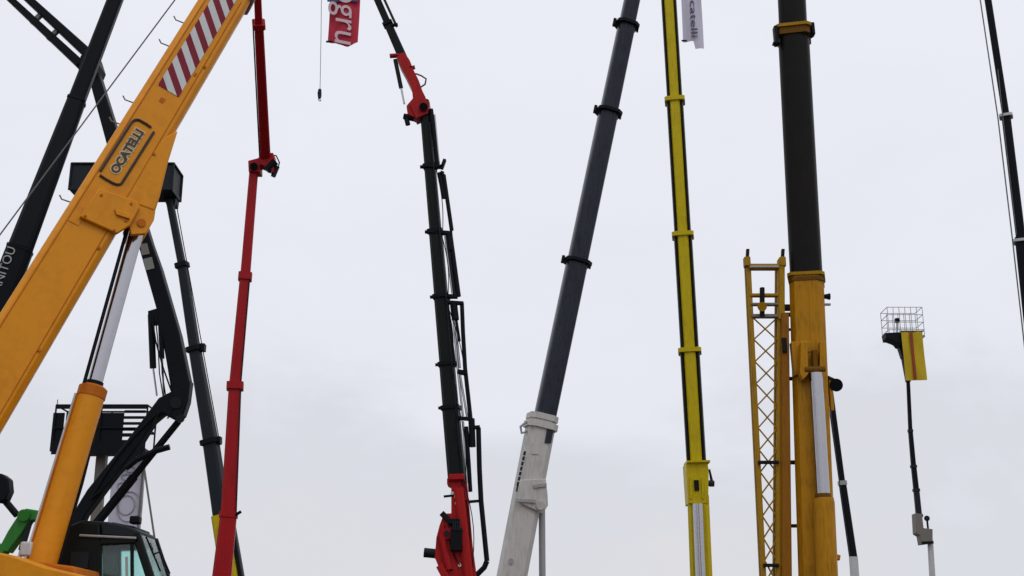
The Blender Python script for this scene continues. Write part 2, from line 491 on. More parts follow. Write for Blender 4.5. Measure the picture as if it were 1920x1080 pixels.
# hoist rope from the winch behind the foot to the boom head
ropeA = P(-260, 789, 9.7 * K); ropeB = P(520, -258, 10.9 * K)
part('hoist_rope', MB().tube([ropeA, ropeB], .008, 6), 'wire', oc)
part('winch_drum', MB().tube([ropeA + Vector((0, -.35, -.2)), ropeA + Vector((0, .35, -.2))], .26, 18), 'steel_dark', oc)
part('winch_frame', MB().slab([ropeA + Vector((-.35, -.4, -.2)), ropeA + Vector((.3, -.4, -.2)), foot + Vector((.3, -.4, .2)), foot + Vector((-.4, -.4, .2))], (0, .05, 0)), 'orange', oc)
# derricking cylinder
mid_y = -BH
def inpl(x, y):                                   # point in the boom's middle plane
    r = FWD * FPX + RT * (x - 960) + UP * (540 - y)
    return CAM + r * ((bA - CAM).dot(pn) / r.dot(pn))
r0, r1 = inpl(260, 420), inpl(175, 728)
cyl_b = inpl(70, 1085)
rod = part('cylinder_rod', MB().tube([r1 + (r1 - r0) * .1, r0], px(14, r1), 24), 'chrome', oc)
part('seal_ring', MB().tube([r1 + (r0 - r1).normalized() * .03, r1 + (r0 - r1).normalized() * .07], px(16, r1), 24), 'black', rod)
part('rod_eye', MB().tube([r0 - pn * .16, r0 + pn * .16], px(20, r0), 18), 'orange_deep', rod)
off = -(r0 - r1).normalized().cross(pn) * px(20, r1)
if off.x > 0: off = -off
part('hydraulic_pipe', MB().tube([r0 + off * .95 + pn * .06, r1 + off * .95 + pn * .06], .020, 8), 'black', oc)
bdir = (r1 - cyl_b).normalized()
bar = part('cylinder_barrel', MB().tube([cyl_b, r1 - bdir * .06, r1], [px(27.5, cyl_b), px(25, r1), px(25, r1)], 28), 'orange', oc)
part('barrel_gland', MB().tube([r1 - bdir * .10, r1 - bdir * .0, r1 + bdir * .025], [px(26.5, r1), px(26.5, r1), px(20, r1)], 28), 'orange_deep', bar)
ov = off.normalized()
for k, (m_, o_) in enumerate((('orange_deep', 1.0), ('pale_grey', 1.12))):
    s0 = cyl_b + ov * px(28.5, cyl_b) * o_ + pn * .03
    s1 = r1 + ov * px(25.5, r1) * o_ + pn * .03 - bdir * .1
    part('hydraulic_pipe', MB().tube([s0, s1], .011, 8), m_, bar)
ov2 = -ov
part('hydraulic_hose', MB().tube([cyl_b + ov2 * px(29, cyl_b), cyl_b.lerp(r1, .5) + ov2 * px(30, cyl_b), r1 + ov2 * px(24, r1) - bdir * .3], .016, 8), 'black', bar)
# superstructure: stepped orange turret
td = 10.1 * K - .75
tp = [P(-520, 975, td), P(-60, 1026, td), P(20, 1040, td), P(84, 1062, td), P(170, 1082, td), P(185, 1180, td), P(120, 1420, td), P(-520, 1420, td)]
tur = part('turret', MB().slab(tp, (0, .35, 0)), 'orange', oc, bevel=.02)
tp2 = [p + Vector((0, 1.5, 0)) for p in tp]
part('turret_plate', MB().slab(tp2, (0, .3, 0)), 'orange', tur, bevel=.02)
part('turret_floor', MB().slab([tp[7] + Vector((0, .3, .12)), tp[6] + Vector((0, .3, .12)), tp[6] + Vector((0, 1.6, .12)), tp[7] + Vector((0, 1.6, .12))], (0, 0, .3)), 'orange_deep', tur)
part('hand_lamp', MB().box(P(52, 1030, td + .6), (.12, .12, .14)), 'pale_grey', tur, bevel=.02)
part('cylinder_lug', MB().slab([P(50, 1050, td + .36), P(140, 1062, td + .36), P(150, 1100, td + .36), P(40, 1100, td + .36)], (0, 1.1, 0)), 'orange_deep', tur, bevel=.02)
# cab
cd0 = 10.1 * K + .35                      # near side of the cab
cw = 0.72
def C2(x, y, dd=0): return P(x, y, cd0 + dd)
def rel(x, y, far=False):
    q = P(x, y, cd0)
    return q + Vector((0, cw if far else 0, 0))
cabp = [(112, 1010), (150, 977), (188, 980)]
cab = part('operator_cab', MB().slab([rel(106, 1030), rel(130, 985), rel(150, 977), rel(187, 980), rel(188, 1330), rel(100, 1330)], (0, cw, 0)), 'black_green', oc, bevel=.02)
roof = [(148, 975), (200, 978), (240, 986), (258, 994), (256, 1008), (240, 1008), (190, 1004), (188, 985)]
part('cab_roof', MB().slab([rel(x, y) for x, y in roof], (0, cw, 0)), 'steel_dark', cab, bevel=.02)
part('roof_hatch', MB().slab([rel(193, 983) + Vector((0, .2, 0)), rel(240, 991) + Vector((0, .2, 0)), rel(243, 983) + Vector((0, .2, 0)), rel(196, 974) + Vector((0, .2, 0))], (0, .6, 0)), 'black', cab, bevel=.02)
for far in (False, True):
    o2 = Vector((0, cw - .06, 0)) if far else Vector((0, 0, 0))
    def cbeam(x0, y0, x1, y1, wpx):
        A, B = rel(x0, y0) + o2 + Vector((0, .03, 0)), rel(x1, y1) + o2 + Vector((0, .03, 0))
        return MB().beam(A, B, px(wpx, A), .07, ch=.2)
    part('cab_pillar', cbeam(254, 1000, 292, 1118, 15), 'black_green', cab)
    part('cab_pillar', cbeam(290, 1112, 300, 1330, 13), 'black_green', cab)
    part('window_rail', cbeam(188, 1015, 258, 1012, 14), 'black_green', cab)
    part('window_rail', cbeam(186, 1015, 186, 1330, 6), 'black_green', cab)
    wn = [rel(190, 1021), rel(254, 1020), rel(284, 1112), rel(292, 1325), rel(190, 1325)]
    part('side_window', MB().slab([q + o2 + Vector((0, .035, 0)) for q in wn], (0, .008, 0)), 'glass', cab)
    part('window_divider', cbeam(246, 1020, 248, 1330, 5), 'black_green', cab)
ws = [rel(258, 1002) + Vector((0, .06, 0)), rel(296, 1120) + Vector((0, .06, 0)), rel(296, 1120) + Vector((0, cw - .06, 0)), rel(258, 1002) + Vector((0, cw - .06, 0))]
part('windscreen', MB().slab(ws, (.01, 0, .006)), 'glass', cab)
part('driver_seat', MB().slab([rel(200, 1092) + Vector((0, .2, 0)), rel(214, 1090) + Vector((0, .2, 0)), rel(220, 1220) + Vector((0, .2, 0)), rel(196, 1220) + Vector((0, .2, 0))], (0, .4, 0)), 'black', cab, bevel=.03)
part('grab_rail', MB().tube([rel(240, 1045) + Vector((0, -.05, 0)), rel(241, 1100) + Vector((0, -.05, 0))], .014, 8), 'grey_paint', cab)
part('cab_floor', MB().slab([rel(100, 1330), rel(304, 1330), rel(304, 1350), rel(100, 1350)], (0, cw, 0)), 'black', cab)
for far in (0.12, .5):
    part('wiper', MB().tube([rel(262, 1006) + Vector((.03, far, .01)), rel(284, 1072) + Vector((.03, far + .1, .02))], .010, 6), 'black', cab)
part('mirror_arm', MB().tube([rel(284, 1040) + Vector((.02, -.02, 0)), rel(296, 1036) + Vector((.05, -.1, 0)), rel(300, 1052) + Vector((.05, -.1, 0))], .010, 6), 'black', cab)
part('work_lamp', MB().box(rel(246, 978) + Vector((0, .15, .03)), (.10, .12, .08)), 'black', cab, bevel=.015)
part('roof_gutter', MB().tube([rel(150, 1004) + Vector((0, -.012, 0)), rel(256, 1009) + Vector((0, -.012, 0))], .012, 6), 'grey_paint', cab)
part('air_intake', MB().box(rel(150, 1050) + Vector((0, -.012, 0)), (.18, .02, .16)), 'steel_dark', cab)
# lower works of the orange crane (runs along X)
gx, gy = oc.location.x, foot.y + .5
part('chassis', MB().beam(Vector((gx - 3.4, gy, 1.05)), Vector((gx + 3.4, gy, 1.05)), 1.9, .5, n0=(0, 0, 1), ch=.08), 'orange_deep', oc)
part('slew_ring', MB().tube([(gx, gy, 1.28), (gx, gy, 1.6)], .8, 28), 'steel_dark', oc)
for sx_ in (-2.2, 2.2):
    for sy in (-1.05, 1.05):
        wheel(oc, (gx + sx_, gy + sy, .75), .75, .5, (0, 1, 0))
for sx_ in (-3.3, 3.3):
    for sy in (-1, 1):
        q = part('outrigger', MB().beam(Vector((gx + sx_, gy, .75)), Vector((gx + sx_, gy + sy * 1.8, .75)), .28, .24, n0=(0, 0, 1)), 'orange_deep', oc)
        part('jack', MB().tube([(gx + sx_, gy + sy * 1.75, 1.05), (gx + sx_, gy + sy * 1.75, .05)], .08, 10), 'chrome', q)
        part('foot_pad', MB().tube([(gx + sx_, gy + sy * 1.75, 0), (gx + sx_, gy + sy * 1.75, .08)], [.28, .22], 14), 'steel_dark', q)

# ================================================================== generic straight telescopic boom
def section(root, a, b, w0, w1, m, hm=1.0, n0=(0, -1, 0), prof=None, ch=.15, name='boom_section', label=None):
    A, B = P(*a), P(*b)
    wa, wb = px(w0, A), px(w1, B)
    return part(name, MB().beam(A, B, wa, wa * hm, wb, wb * hm, ch=ch, n0=n0, prof=prof), m, root, label=label), A, B
SUP = [(.5 * math.copysign(abs(math.cos(R(k))) ** .62, math.cos(R(k))), .5 * math.copysign(abs(math.sin(R(k))) ** .62, math.sin(R(k)))) for k in range(0, 360, 15)]
def yawn(deg):
    return (math.sin(R(deg)), -math.cos(R(deg)), 0)

# ================================================================== BLACK BOOM, FAR LEFT
d = 16.5 * K
f = P(-232, 1168, d)
bt = thing('black_boom_crane', 'long black boom with pale vertical lettering crossing behind the orange boom at far left', 'crane', (f.x, f.y, 0))
n_ = yawn(14)
s1, A, B = section(bt, (-232, 1168, d), (38, 466, d), 58, 44, 'black', n0=n_)
s2, A2, B2 = section(bt, (38, 466, d), (144, 188, d + .3), 41, 31, 'black', n0=n_)
s3, A3, B3 = section(bt, (144, 188, d + .3), (300, -220, d + .6), 29, 22, 'black', n0=n_)
collar(s1, A, B, .998, 45, 1.02, 5, 'black', n0=n_)
collar(s2, A2, B2, .995, 33, 1.02, 5, 'black', n0=n_)
t = (B - A).normalized(); nn = Vector(n_); nn = (nn - t * nn.dot(t)).normalized(); q = t.cross(nn)
fc = P(12, 518, d)
fe = P(38, 466, d)
lettering('MANITOU', 'letter_pale', s1, fe - q * px(9, fe) + t * px(-6, fe), t, -q, px(23, fe), depth=.004, offset=px(45, fe) / 2 + .012, bold=.0, align='RIGHT')
part('hydraulic_hose', MB().tube([A + q * px(30, A) + nn * .1, B + q * px(23, B) + nn * .1, A3 + q * px(16, B) + nn * .1], .022, 8), 'black', bt)
carrier(bt, f.x, f.y, 'steel_dark', f, ylen=7, back=2.2, cabm='black', boomw=.5)

# ================================================================== HIGH REACH EXCAVATOR
d = 24.0 * K
ex_base = P(60, 1300, d)
ex = thing('demolition_excavator', 'black high reach excavator arm folding over behind the orange crane cab', 'excavator', (ex_base.x, ex_base.y, 0))
def plates(root, name, pts, dd, thick, m, parent=None, bevel=.02, label=None):
    return part(name, MB().slab([P(x, y, dd) for x, y in pts], (0, thick, 0)), m, parent or root, bevel=bevel)
lb = [(82, 1060), (128, 975), (163, 918), (226, 840), (262, 793), (297, 746), (318, 735), (346, 722), (357, 712), (352, 752), (343, 778), (330, 788), (306, 775), (288, 790), (262, 832), (205, 905), (160, 965), (108, 1085)]
lo = part('lower_boom', MB().slab([P(x, y, d) for x, y in lb], (0, .36, 0)), 'black', ex, bevel=.03)
part('lower_boom_foot', MB().slab([P(x, y, d) for x, y in ((82, 1060), (108, 1085), (90, 1250), (30, 1250))], (0, .36, 0)), 'black', lo, bevel=.03)
part('boom_cylinder', MB().tube([P(178, 985, d + .25), P(252, 893, d + .25)], [px(8.5, P(200, 900, d))] * 2, 14), 'black', ex)
part('boom_cylinder_rod', MB().tube([P(252, 893, d + .25), P(335, 790, d + .25)], [px(6.5, P(200, 900, d))] * 2, 12), 'black', ex)
part('elbow_pin', MB().tube([P(330, 755, d - .06), P(330, 755, d + .62)], px(11, P(330, 755, d)), 16), 'steel_dark', ex)
part('elbow_pin', MB().tube([P(338, 785, d - .05), P(338, 785, d + .6)], px(8, P(330, 755, d)), 16), 'steel_dark', ex)
sk = [(322, 742), (352, 742), (354, 712), (336, 625), (300, 500), (283, 452), (236, 300), (183, 130), (176, 118), (163, 122), (163, 135), (205, 290), (262, 470), (296, 590), (312, 680)]
stick = part('upper_stick', MB().slab([P(x, y, d + .08) for x, y in sk], (0, .40, 0)), 'black', ex, bevel=.03)
part('name_plate', MB().slab([P(x, y, d + .07) for x, y in ((268, 486), (285, 482), (290, 503), (274, 507))], (0, -.012, 0)), 'plate', stick)
part('name_plate', MB().slab([P(x, y, d + .07) for x, y in ((263, 458), (276, 456), (281, 476), (266, 479))], (0, -.012, 0)), 'brace', stick)
# tandem cylinders hanging at the stick
part('cylinder_bracket', MB().slab([P(x, y, d + .1) for x, y in ((277, 583), (300, 576), (312, 596), (300, 604), (279, 606))], (0, .3, 0)), 'black', stick, bevel=.01)
for a, b, c, w_ in (((283, 590), (287, 690), (294, 742), 6), ((300, 592), (304, 672), (307, 742), 4.5)):
    pa, pb, pc = P(*a, d + .12), P(*b, d + .12), P(*c, d + .12)
    cy = part('stick_cylinder', MB().tube([pa, pb], px(w_, pa), 12), 'black', ex)
    part('cylinder_rod', MB().tube([pb, pc], px(1.8, pa), 8), 'chrome', cy)
for k, dx in enumerate((0, 5)):
    part('hydraulic_hose', MB().tube([P(292 + dx, 600, d + .05), P(296 + dx, 640, d + .02), P(299 + dx, 700, d + .02), P(306 + dx, 744, d + .05)], px(1.3, pa), 6), 'black', ex)
for k, (dr, dd_) in enumerate(((10, -.04), (16, -.06), (-9, -.05))):
    q_ = [P(300 + (170 - 300) * i / 9 + dr * .6 * math.sin(math.pi * i / 9), 770 + (935 - 770) * i / 9 + dr * math.sin(math.pi * i / 9), d + dd_) for i in range(10)]
    part('hydraulic_hose', MB().tube(q_, .020, 6), 'black', ex)
q_ = [P(x, y, d) for x, y in ((286, 600), (292, 640), (306, 690), (322, 735), (326, 765), (314, 785))]
part('hydraulic_hose', MB().tube(q_, .022, 6), 'black', ex)
# folded top arm: two parallel members
j = P(166, 122, d + .2)
part('head_joint', MB().slab([P(x, y, d - .02) for x, y in ((150, 105), (160, 92), (178, 96), (186, 122), (178, 142), (160, 146), (146, 130))], (0, .6, 0)), 'black', ex, bevel=.03)
for a, b, w_ in (((152, 122), (-120, -132), 16), ((164, 100), (-95, -138), 18)):
    part('top_arm', MB().beam(P(*a, d + .2), P(*b, d + .2), px(w_, j), .3, px(w_ * .45, j), .2, ch=.1), 'black', ex, bevel=.0)
for x, y in ((69, 36), (100, 66), (14, -14)):
    part('arm_spacer', MB().beam(P(x - 10, y + 9, d + .2), P(x + 8, y - 9, d + .2), px(9, j), .12, ch=.1), 'brace', ex)
# hose and body
part('hydraulic_hose', MB().tube([P(318, 838, d - .1), P(290, 846, d - .1), P(256, 862, d - .1), P(236, 878, d - .1)], px(5.2, j), 8), 'black', ex)
part('machine_house', MB().slab([P(-60, 1330, d - .6), P(170, 1330, d - .6), P(170, 1160, d - .6), P(-60, 1160, d - .6)], (0, 2.2, 0)), 'black', ex, bevel=.05)
hb = ex_base.x
for s in (-1, 1):
    yy = d + .5 + s * 1.35
    mb = MB()
    pts = [(hb - 2.0, yy, .45)]
    prof = []
    for k in range(9): prof.append((hb + 2.0 + .45 * math.sin(R(180 - k * 22.5)), .45 + .45 * -math.cos(R(180 - k * 22.5)) * -1 * -1))
    prof = [(hb - 2.0, 0.0), (hb + 2.0, 0.0), (hb + 2.35, .15), (hb + 2.5, .5), (hb + 2.3, .85), (hb + 2.0, .95), (hb - 2.0, .95), (hb - 2.3, .85), (hb - 2.5, .5), (hb - 2.35, .15)]
    part('track', MB().slab([(x, yy - .3, z) for x, z in prof], (0, .6, 0)), 'rubber', ex, bevel=.03)
part('undercarriage', MB().box((hb, d + .5, .8), (2.4, 2.3, .6)), 'steel_dark', ex, bevel=.04)
part('slew_ring', MB().tube([(hb, d + .5, 1.0), (hb, d + .5, P(0, 1330, d).z + .05)], .7, 24), 'steel_dark', ex)

# ================================================================== aerial platforms
def basket(root, x0, y0, x1, y1, dd, depth, m, rails=3, solid=1.0, posts=5, name='basket', tr=.025):
    """work platform: floor, posts, rails and sheeted panels; corners from pixels"""
    a = P(x0, y1, dd); b = P(x1, y1, dd)
    H = P(x0, y0, dd).z - a.z
    L = b.x - a.x
    za = a.z
    bs = part(name, MB().box((a.x + L / 2, dd + depth / 2, za + .05), (L, depth, .10)), m, root, bevel=.01)
    for sy in (0, depth):
        for k in range(posts):
            xx = a.x + L * k / (posts - 1)
            part('post', MB().tube([(xx, dd + sy, za), (xx, dd + sy, za + H)], tr, 8), m, bs)
        for k in range(rails):
            zz = za + H * (k + 1) / rails
            part('rail', MB().tube([(a.x, dd + sy, zz), (a.x + L, dd + sy, zz)], tr, 8), m, bs)
    for sx_ in (0, L):
        for k in range(rails):
            zz = za + H * (k + 1) / rails
            part('rail', MB().tube([(a.x + sx_, dd, zz), (a.x + sx_, dd + depth, zz)], tr, 8), m, bs)
    return bs, a, L, H

# lift with the sheeted dark basket behind the orange boom
d = 22.0 * K
f = P(452, 1190, d)
la = thing('boom_lift', 'dark grey telescopic lift pole carrying a sheeted black basket, beside the red boom', 'boom lift', (f.x, f.y, 0))
bs, a, L, H = basket(la, 129, 306, 322, 356, d - .5, .8, 'steel_dark', posts=2, rails=1)
for k in range(2):
    xx = a.x + L * (k + .5) / 2
    for yy in (d - .5, d + .3):
        part('basket_panel', MB().box((xx, yy + .03, a.z + H * .5), (L / 2 - .01, .02, H * .97)), 'steel_dark', bs)
for sx_ in (0.03, L - .03):
    part('basket_panel', MB().box((a.x + sx_, d - .1, a.z + H * .5), (.02, .75, H * .97)), 'steel_dark', bs)
part('basket_mount', MB().slab([P(x, y, d) for x, y in ((300, 356), (332, 356), (328, 384), (312, 384))], (0, .3, 0)), 'steel_dark', bs)
seq = [((318, 376, d), (342, 500, d), 12, 13), ((342, 500, d), (366, 658, d), 16, 18), ((366, 658, d), (396, 832, d), 20, 24), ((396, 832, d), (416, 968, d), 26, 28)]
for i, (a_, b_, w0, w1) in enumerate(seq):
    s_, A, B = section(la, b_, a_, w1, w0, 'steel_dark', n0=yawn(-12))
    if i < 3: collar(s_, A, B, .02, w1 + 10, 1.0, 9, 'black', n0=yawn(-12))
    if i in (1, 2):
        c = P(b_[0] + 14, b_[1] - 6, d); part('end_block', MB().box(c, (px(10, c), .2, px(14, c))), 'black', s_, bevel=.01)
s_, A, B = section(la, (452, 1190, d), (415, 966, d), 36, 32, 'yellow', n0=yawn(-12))
part('edge_strip', MB().beam(A + Vector((px(21, A), -.05, 0)), B + Vector((px(19, B), -.05, 0)), px(8, A), .3), 'black', s_)
part('hydraulic_pipe', MB().tube([P(330, 380, d - .2), P(412, 830, d - .2)], .012, 6), 'black', la)
carrier(la, f.x, f.y, 'yellow', f, ylen=5.5, back=1.8, cabm='yellow', boomw=.5)

# mast platform low behind the cab, with slatted frame and hanging banner
d = 27.0 * K
mp_ = thing('mast_platform', 'black slatted work platform on a grey mast behind the orange lifting cylinder', 'work platform', (P(178, 1250, d).x, d + .6, 0))
mb_floor, a, L, H = basket(mp_, 97, 760, 270, 846, d, .9, 'black', rails=2, posts=3)
for x0, x1 in ((97, 118), (160, 230)):
    pa, pb = P(x0, 800, d), P(x1, 800, d)
    part('side_sheet', MB().box(((pa.x + pb.x) / 2, d + .04, a.z + H * .42), (pb.x - pa.x, .04, H * .84)), 'black', mb_floor)
for k in range(6):
    zz = a.z + H * (.22 + .13 * k)
    pa, pb = P(230, 800, d), P(270, 800, d)
    part('slat', MB().box(((pa.x + pb.x) / 2, d + .05, zz), (pb.x - pa.x, .03, .075)), 'black', mb_floor)
part('toe_board', MB().box((a.x + L / 2, d - .03, a.z + .09), (L, .03, .36)), 'black', mb_floor)
part('top_beam', MB().box((a.x + L / 2, d - .03, a.z + H - .04), (L, .05, .12)), 'black', mb_floor)
part('antenna', MB().tube([(a.x + .02, d, a.z + H), (a.x + .02, d, a.z + H + .16)], .012, 6), 'black', mb_floor)
ms = P(178, 855, d)
part('mast', MB().beam(Vector((ms.x, d + .6, .0)), Vector((ms.x, d + .6, a.z)), .26, .26, ch=.08), 'brace', mp_)
m2 = P(266, 855, d)
part('ladder_rail', MB().tube([(m2.x, d + .2, .0), (m2.x, d + .2, a.z)], .035, 8), 'brace', mp_)
part('stay_tube', MB().tube([P(268, 862, d + .1), P(290, 1010, d + .1), P(318, 1330, d + .1)], .028, 8), 'brace', mp_)
part('base_frame', MB().box((ms.x + .6, d + .5, .15), (3.0, 1.8, .3)), 'steel_dark', mp_, bevel=.03)
# banner on the mast
bnp = P(232, 862, d + .35)
bn = thing('mast_banner', 'white banner with grey ring emblem hanging below the black slatted platform', 'banner', bnp)
def cloth(root, x0, y0, x1, y1, dd, m, name='cloth', nu=10, nv=30, amp=.05, bottom=None, yaw=0.0, ph=0.0):
    """rippled hanging sheet with thickness; pixel corners, hangs vertically"""
    a = P(x0, y1, dd); b = P(x1, y1, dd); top = P(x0, y0, dd).z
    L = b.x - a.x; H = top - a.z
    v, fcs = [], []
    def pos(i, j):
        u, t_ = i / nu, j / nv
        bot = bottom(u) * H if bottom else 0.0
        z = a.z + bot + (H - bot) * t_
        y = dd + amp * math.sin(5.2 * u + 2.1 * t_ * 3 + ph) * (1 - .6 * t_) + amp * .5 * math.sin(11 * u - 4 * t_ + ph) + yaw * (u - .5)
        return Vector((a.x + L * u + amp * .3 * math.sin(6 * t_ + ph), y, z))
    mb = MB()
    for j in range(nv + 1):
        for i in range(nu + 1): mb.v.append(pos(i, j))
    k = len(mb.v)
    for j in range(nv + 1):
        for i in range(nu + 1): mb.v.append(pos(i, j) + Vector((0, .006, 0)))
    W = nu + 1
    for j in range(nv):
        for i in range(nu):
            q = [j * W + i, j * W + i + 1, (j + 1) * W + i + 1, (j + 1) * W + i]
            mb.f.append(tuple(q)); mb.f.append(tuple(k + x for x in reversed(q)))
    for i in range(nu):
        mb.f.append((i, k + i, k + i + 1, i + 1)); o_ = nv * W
        mb.f.append((o_ + i, o_ + i + 1, k + o_ + i + 1, k + o_ + i))
    for j in range(nv):
        mb.f.append((j * W, (j + 1) * W, k + (j + 1) * W, k + j * W)); o_ = nu
        mb.f.append((j * W + o_, k + j * W + o_, k + (j + 1) * W + o_, (j + 1) * W + o_))
    return part(name, mb, m, root), a, L, H
cl, a, L, H = cloth(bn, 200, 862, 263, 1000, d + .35, 'cloth_white', amp=.008)
def ringmark(root, c, rx, rz, th, m):
    pts = [Vector((c.x + rx * math.cos(R(k)), c.y, c.z + rz * math.sin(R(k)))) for k in range(0, 361, 20)]
    return part('emblem', MB().tube(pts, th, 6), m, root)
for k, (fx, fz, rx, rz) in enumerate(((.52, .38, .22, .26), (.60, .36, .32, .40), (.35, .64, .13, .09), (.45, .76, .13, .08), (.55, .86, .12, .07))):
    ringmark(cl, Vector((a.x + L * fx, d + .325, a.z + H * fz)), rx, rz, .014, 'grey_paint')
part('hanging_bar', MB().tube([(a.x - .03, d + .35, a.z + H), (a.x + L + .03, d + .35, a.z + H)], .025, 8), 'brace', bn)

# ================================================================== GREEN MACHINE, BOTTOM LEFT
d = 13.5 * K
f = P(-70, 1180, d)
gm = thing('green_loader_arm', 'green bent loader arm with black tool head at the lower left corner', 'loader', (f.x, f.y, 0))
c = P(30, 980, d)
part('bent_arm', MB().beam(f, P(8, 1022, d), px(34, c), .22, px(24, c), .2), 'green', gm, bevel=.01)
part('bent_arm', MB().slab([P(x, y, d - .1) for x, y in ((-4, 1030), (14, 996), (36, 962), (48, 953), (72, 957), (118, 962), (116, 976), (72, 975), (54, 976), (40, 1000), (14, 1036))], (0, .2, 0)), 'green', gm, bevel=.015)
part('arm_knob', MB().tube([P(44, 966, d - .16), P(44, 966, d + .16)], px(11, c), 14), 'green', gm)
part('tool_stem', MB().tube([P(32, 966, d), P(12, 942, d), P(2, 925, d)], px(6.5, c), 10), 'black', gm)
part('tool_head', MB().slab([P(x, y, d - .14) for x, y in ((-18, 890), (2, 887), (15, 897), (17, 920), (9, 938), (-8, 942), (-20, 920))], (0, .2, 0)), 'black', gm, bevel=.02)
part('tilt_cylinder', MB().tube([P(56, 976, d - .05), P(40, 1032, d - .05)], px(6, c), 10), 'steel_dark', gm)
part('tilt_cylinder_rod', MB().tube([P(40, 1032, d - .05), P(18, 1110, d - .05)], px(4, c), 10), 'chrome', gm)
part('machine_body', MB().slab([(f.x - 1.6, d - .8, .55), (f.x + 1.4, d - .8, .55), (f.x + 1.4, d - .8, 1.2), (f.x + .4, d - .8, f.z + .1), (f.x - .4, d - .8, f.z + .1), (f.x - 1.6, d - .8, 1.6)], (0, 1.6, 0)), 'green', gm, bevel=.06)
for sx_ in (-1.1, .95):
    for sy in (-1.0, 1.0):
        wheel(gm, (f.x + sx_, d + sy, .5), .5, .35, (0, 1, 0))

# ================================================================== RED CRANE
d = 19.0 * K
f = P(402, 1210, d)
rc = thing('red_crane', 'slim dark red jointed boom standing between the orange boom and the red flag', 'crane', (f.x, f.y, 0))
n_ = yawn(10)
sA, A, B = section(rc, (402, 1210, d), (429, 962, d), 40, 30, 'red', n0=n_)
sB, A2, B2 = section(rc, (429, 962, d), (441, 722, d), 29, 23, 'red', n0=n_)
sC, A3, B3 = section(rc, (441, 722, d), (460, 516, d), 22, 19, 'red', n0=n_)
sD, A4, B4 = section(rc, (460, 516, d), (477, 308, d), 18, 16, 'red', n0=n_)
collar(sB, A2, B2, .99, 31, 1.0, 14, 'red', n0=n_)
collar(sC, A3, B3, .985, 25, 1.0, 14, 'red', n0=n_)
collar(sA, A, B, .985, 34, 1.0, 10, 'red', n0=n_)
c = P(448, 962, d)
part('side_lever', MB().tube([P(434, 967, d - .1), P(441, 966, d - .12), P(452, 959, d - .12)], px(3, c), 8), 'black', sA)
kn = part('knuckle', MB().slab([P(x, y, d - .14) for x, y in ((465, 301), (484, 296), (489, 287), (512, 286), (515, 302), (512, 322), (498, 312), (487, 308), (487, 322), (466, 322))], (0, .30, 0)), 'red', rc, bevel=.012)
part('knuckle_motor', MB().tube([P(500, 320, d - .1), P(516, 303, d - .1)], px(8, c), 12), 'black', kn)
part('knuckle_motor', MB().tube([P(512, 331, d), P(520, 312, d)], px(5, c), 12), 'steel_dark', kn)
part('knuckle_pin', MB().tube([P(476, 312, d - .2), P(476, 312, d + .2)], px(8, c), 14), 'black', kn)
part('hose_loop', MB().tube([P(505, 290, d), P(518, 292, d), P(524, 305, d), P(520, 318, d)], px(1.4, c), 6), 'black', kn)
du = 15.0
sE, A5, B5 = section(rc, (498, 300, d), (485, 42, d - 2.8), 19, 17, 'red', n0=n_)
sF, A6, B6 = section(rc, (485, 42, d - 2.8), (474, -240, d - 5), 14, 12, 'red', n0=n_)
collar(sE, A5, B5, .985, 24, 1.0, 11, 'red', n0=n_)
part('hydraulic_pipe', MB().tube([A5 + Vector((-.1, -.1, 0)), B5 + Vector((-.09, -.1, 0))], .014, 6), 'black', sE)
part('hydraulic_pipe', MB().tube([A2 + Vector((.16, -.12, 0)), B2 + Vector((.13, -.12, 0)), B3 + Vector((.11, -.1, 0))], .013, 6), 'black', rc)
carrier(rc, f.x, f.y, 'red', f, ylen=7.5, back=5.2, cabm='offwhite', boomw=.5)

# ================================================================== KNUCKLE BOOM LOADER CRANE
d = 23.0 * K
f = P(888, 1200, d)
kc = thing('knuckle_boom_crane', 'red and black knuckle boom crane with bent tip and many side cylinders, centre left', 'crane', (f.x, f.y, 0))
n_ = yawn(-8)
base = part('main_arm', MB().slab([P(x, y, d - .22) for x, y in ((838, 897), (846, 890), (870, 892), (874, 915), (877, 960), (884, 1010), (896, 1100), (900, 1200), (860, 1200), (838, 1110), (828, 1075), (846, 1040), (846, 912), (838, 908))], (0, .44, 0)), 'red_bright', kc, bevel=.02)
br = part('actuator_bracket', MB().slab([P(x, y, d - .26) for x, y in ((832, 963), (848, 962), (852, 985), (850, 1040), (860, 1075), (866, 1110), (840, 1110), (826, 1072), (815, 1045), (818, 1008), (824, 985))], (0, .5, 0)), 'red_bright', kc, bevel=.02)
part('valve_block', MB().box(P(856, 1012, d - .3), (px(22, f), .25, px(42, f))), 'black', br, bevel=.015)
part('valve_block', MB().box(P(851, 978, d - .3), (px(22, f), .2, px(10, f)), None), 'black', br, bevel=.01)
part('actuator', MB().tube([P(795, 1036, d - .1), P(816, 1038, d - .1), P(846, 1048, d - .1)], [px(9, f), px(9, f), px(12, f)], 14), 'black_green', br)
part('actuator', MB().beam(P(828, 962, d - .28), P(866, 1000, d - .28), px(11, f), .1), 'brown_black', br)
part('arm_link', MB().beam(P(824, 1060, d - .3), P(850, 1110, d - .3), px(14, f), .12), 'red_bright', br, bevel=.01)
part('grease_pipe', MB().tube([P(862, 900, d - .25), P(866, 960, d - .25), P(868, 1060, d - .25)], px(2, f), 6), 'red', base)
for x, y in ((848, 925), (856, 944), (862, 1060)):
    c = P(x, y, d - .22); part('bolt_head', MB().tube([c, c + Vector((0, -.05, 0))], px(3.2, c), 8), 'pale_grey', base)
part('side_latch', MB().beam(P(832, 931, d - .2), P(850, 929, d - .2), px(4, f), .1), 'brown_black', base)
part('side_latch', MB().beam(P(868, 918, d - .2), P(874, 938, d - .2), px(9, f), .15), 'red', base)
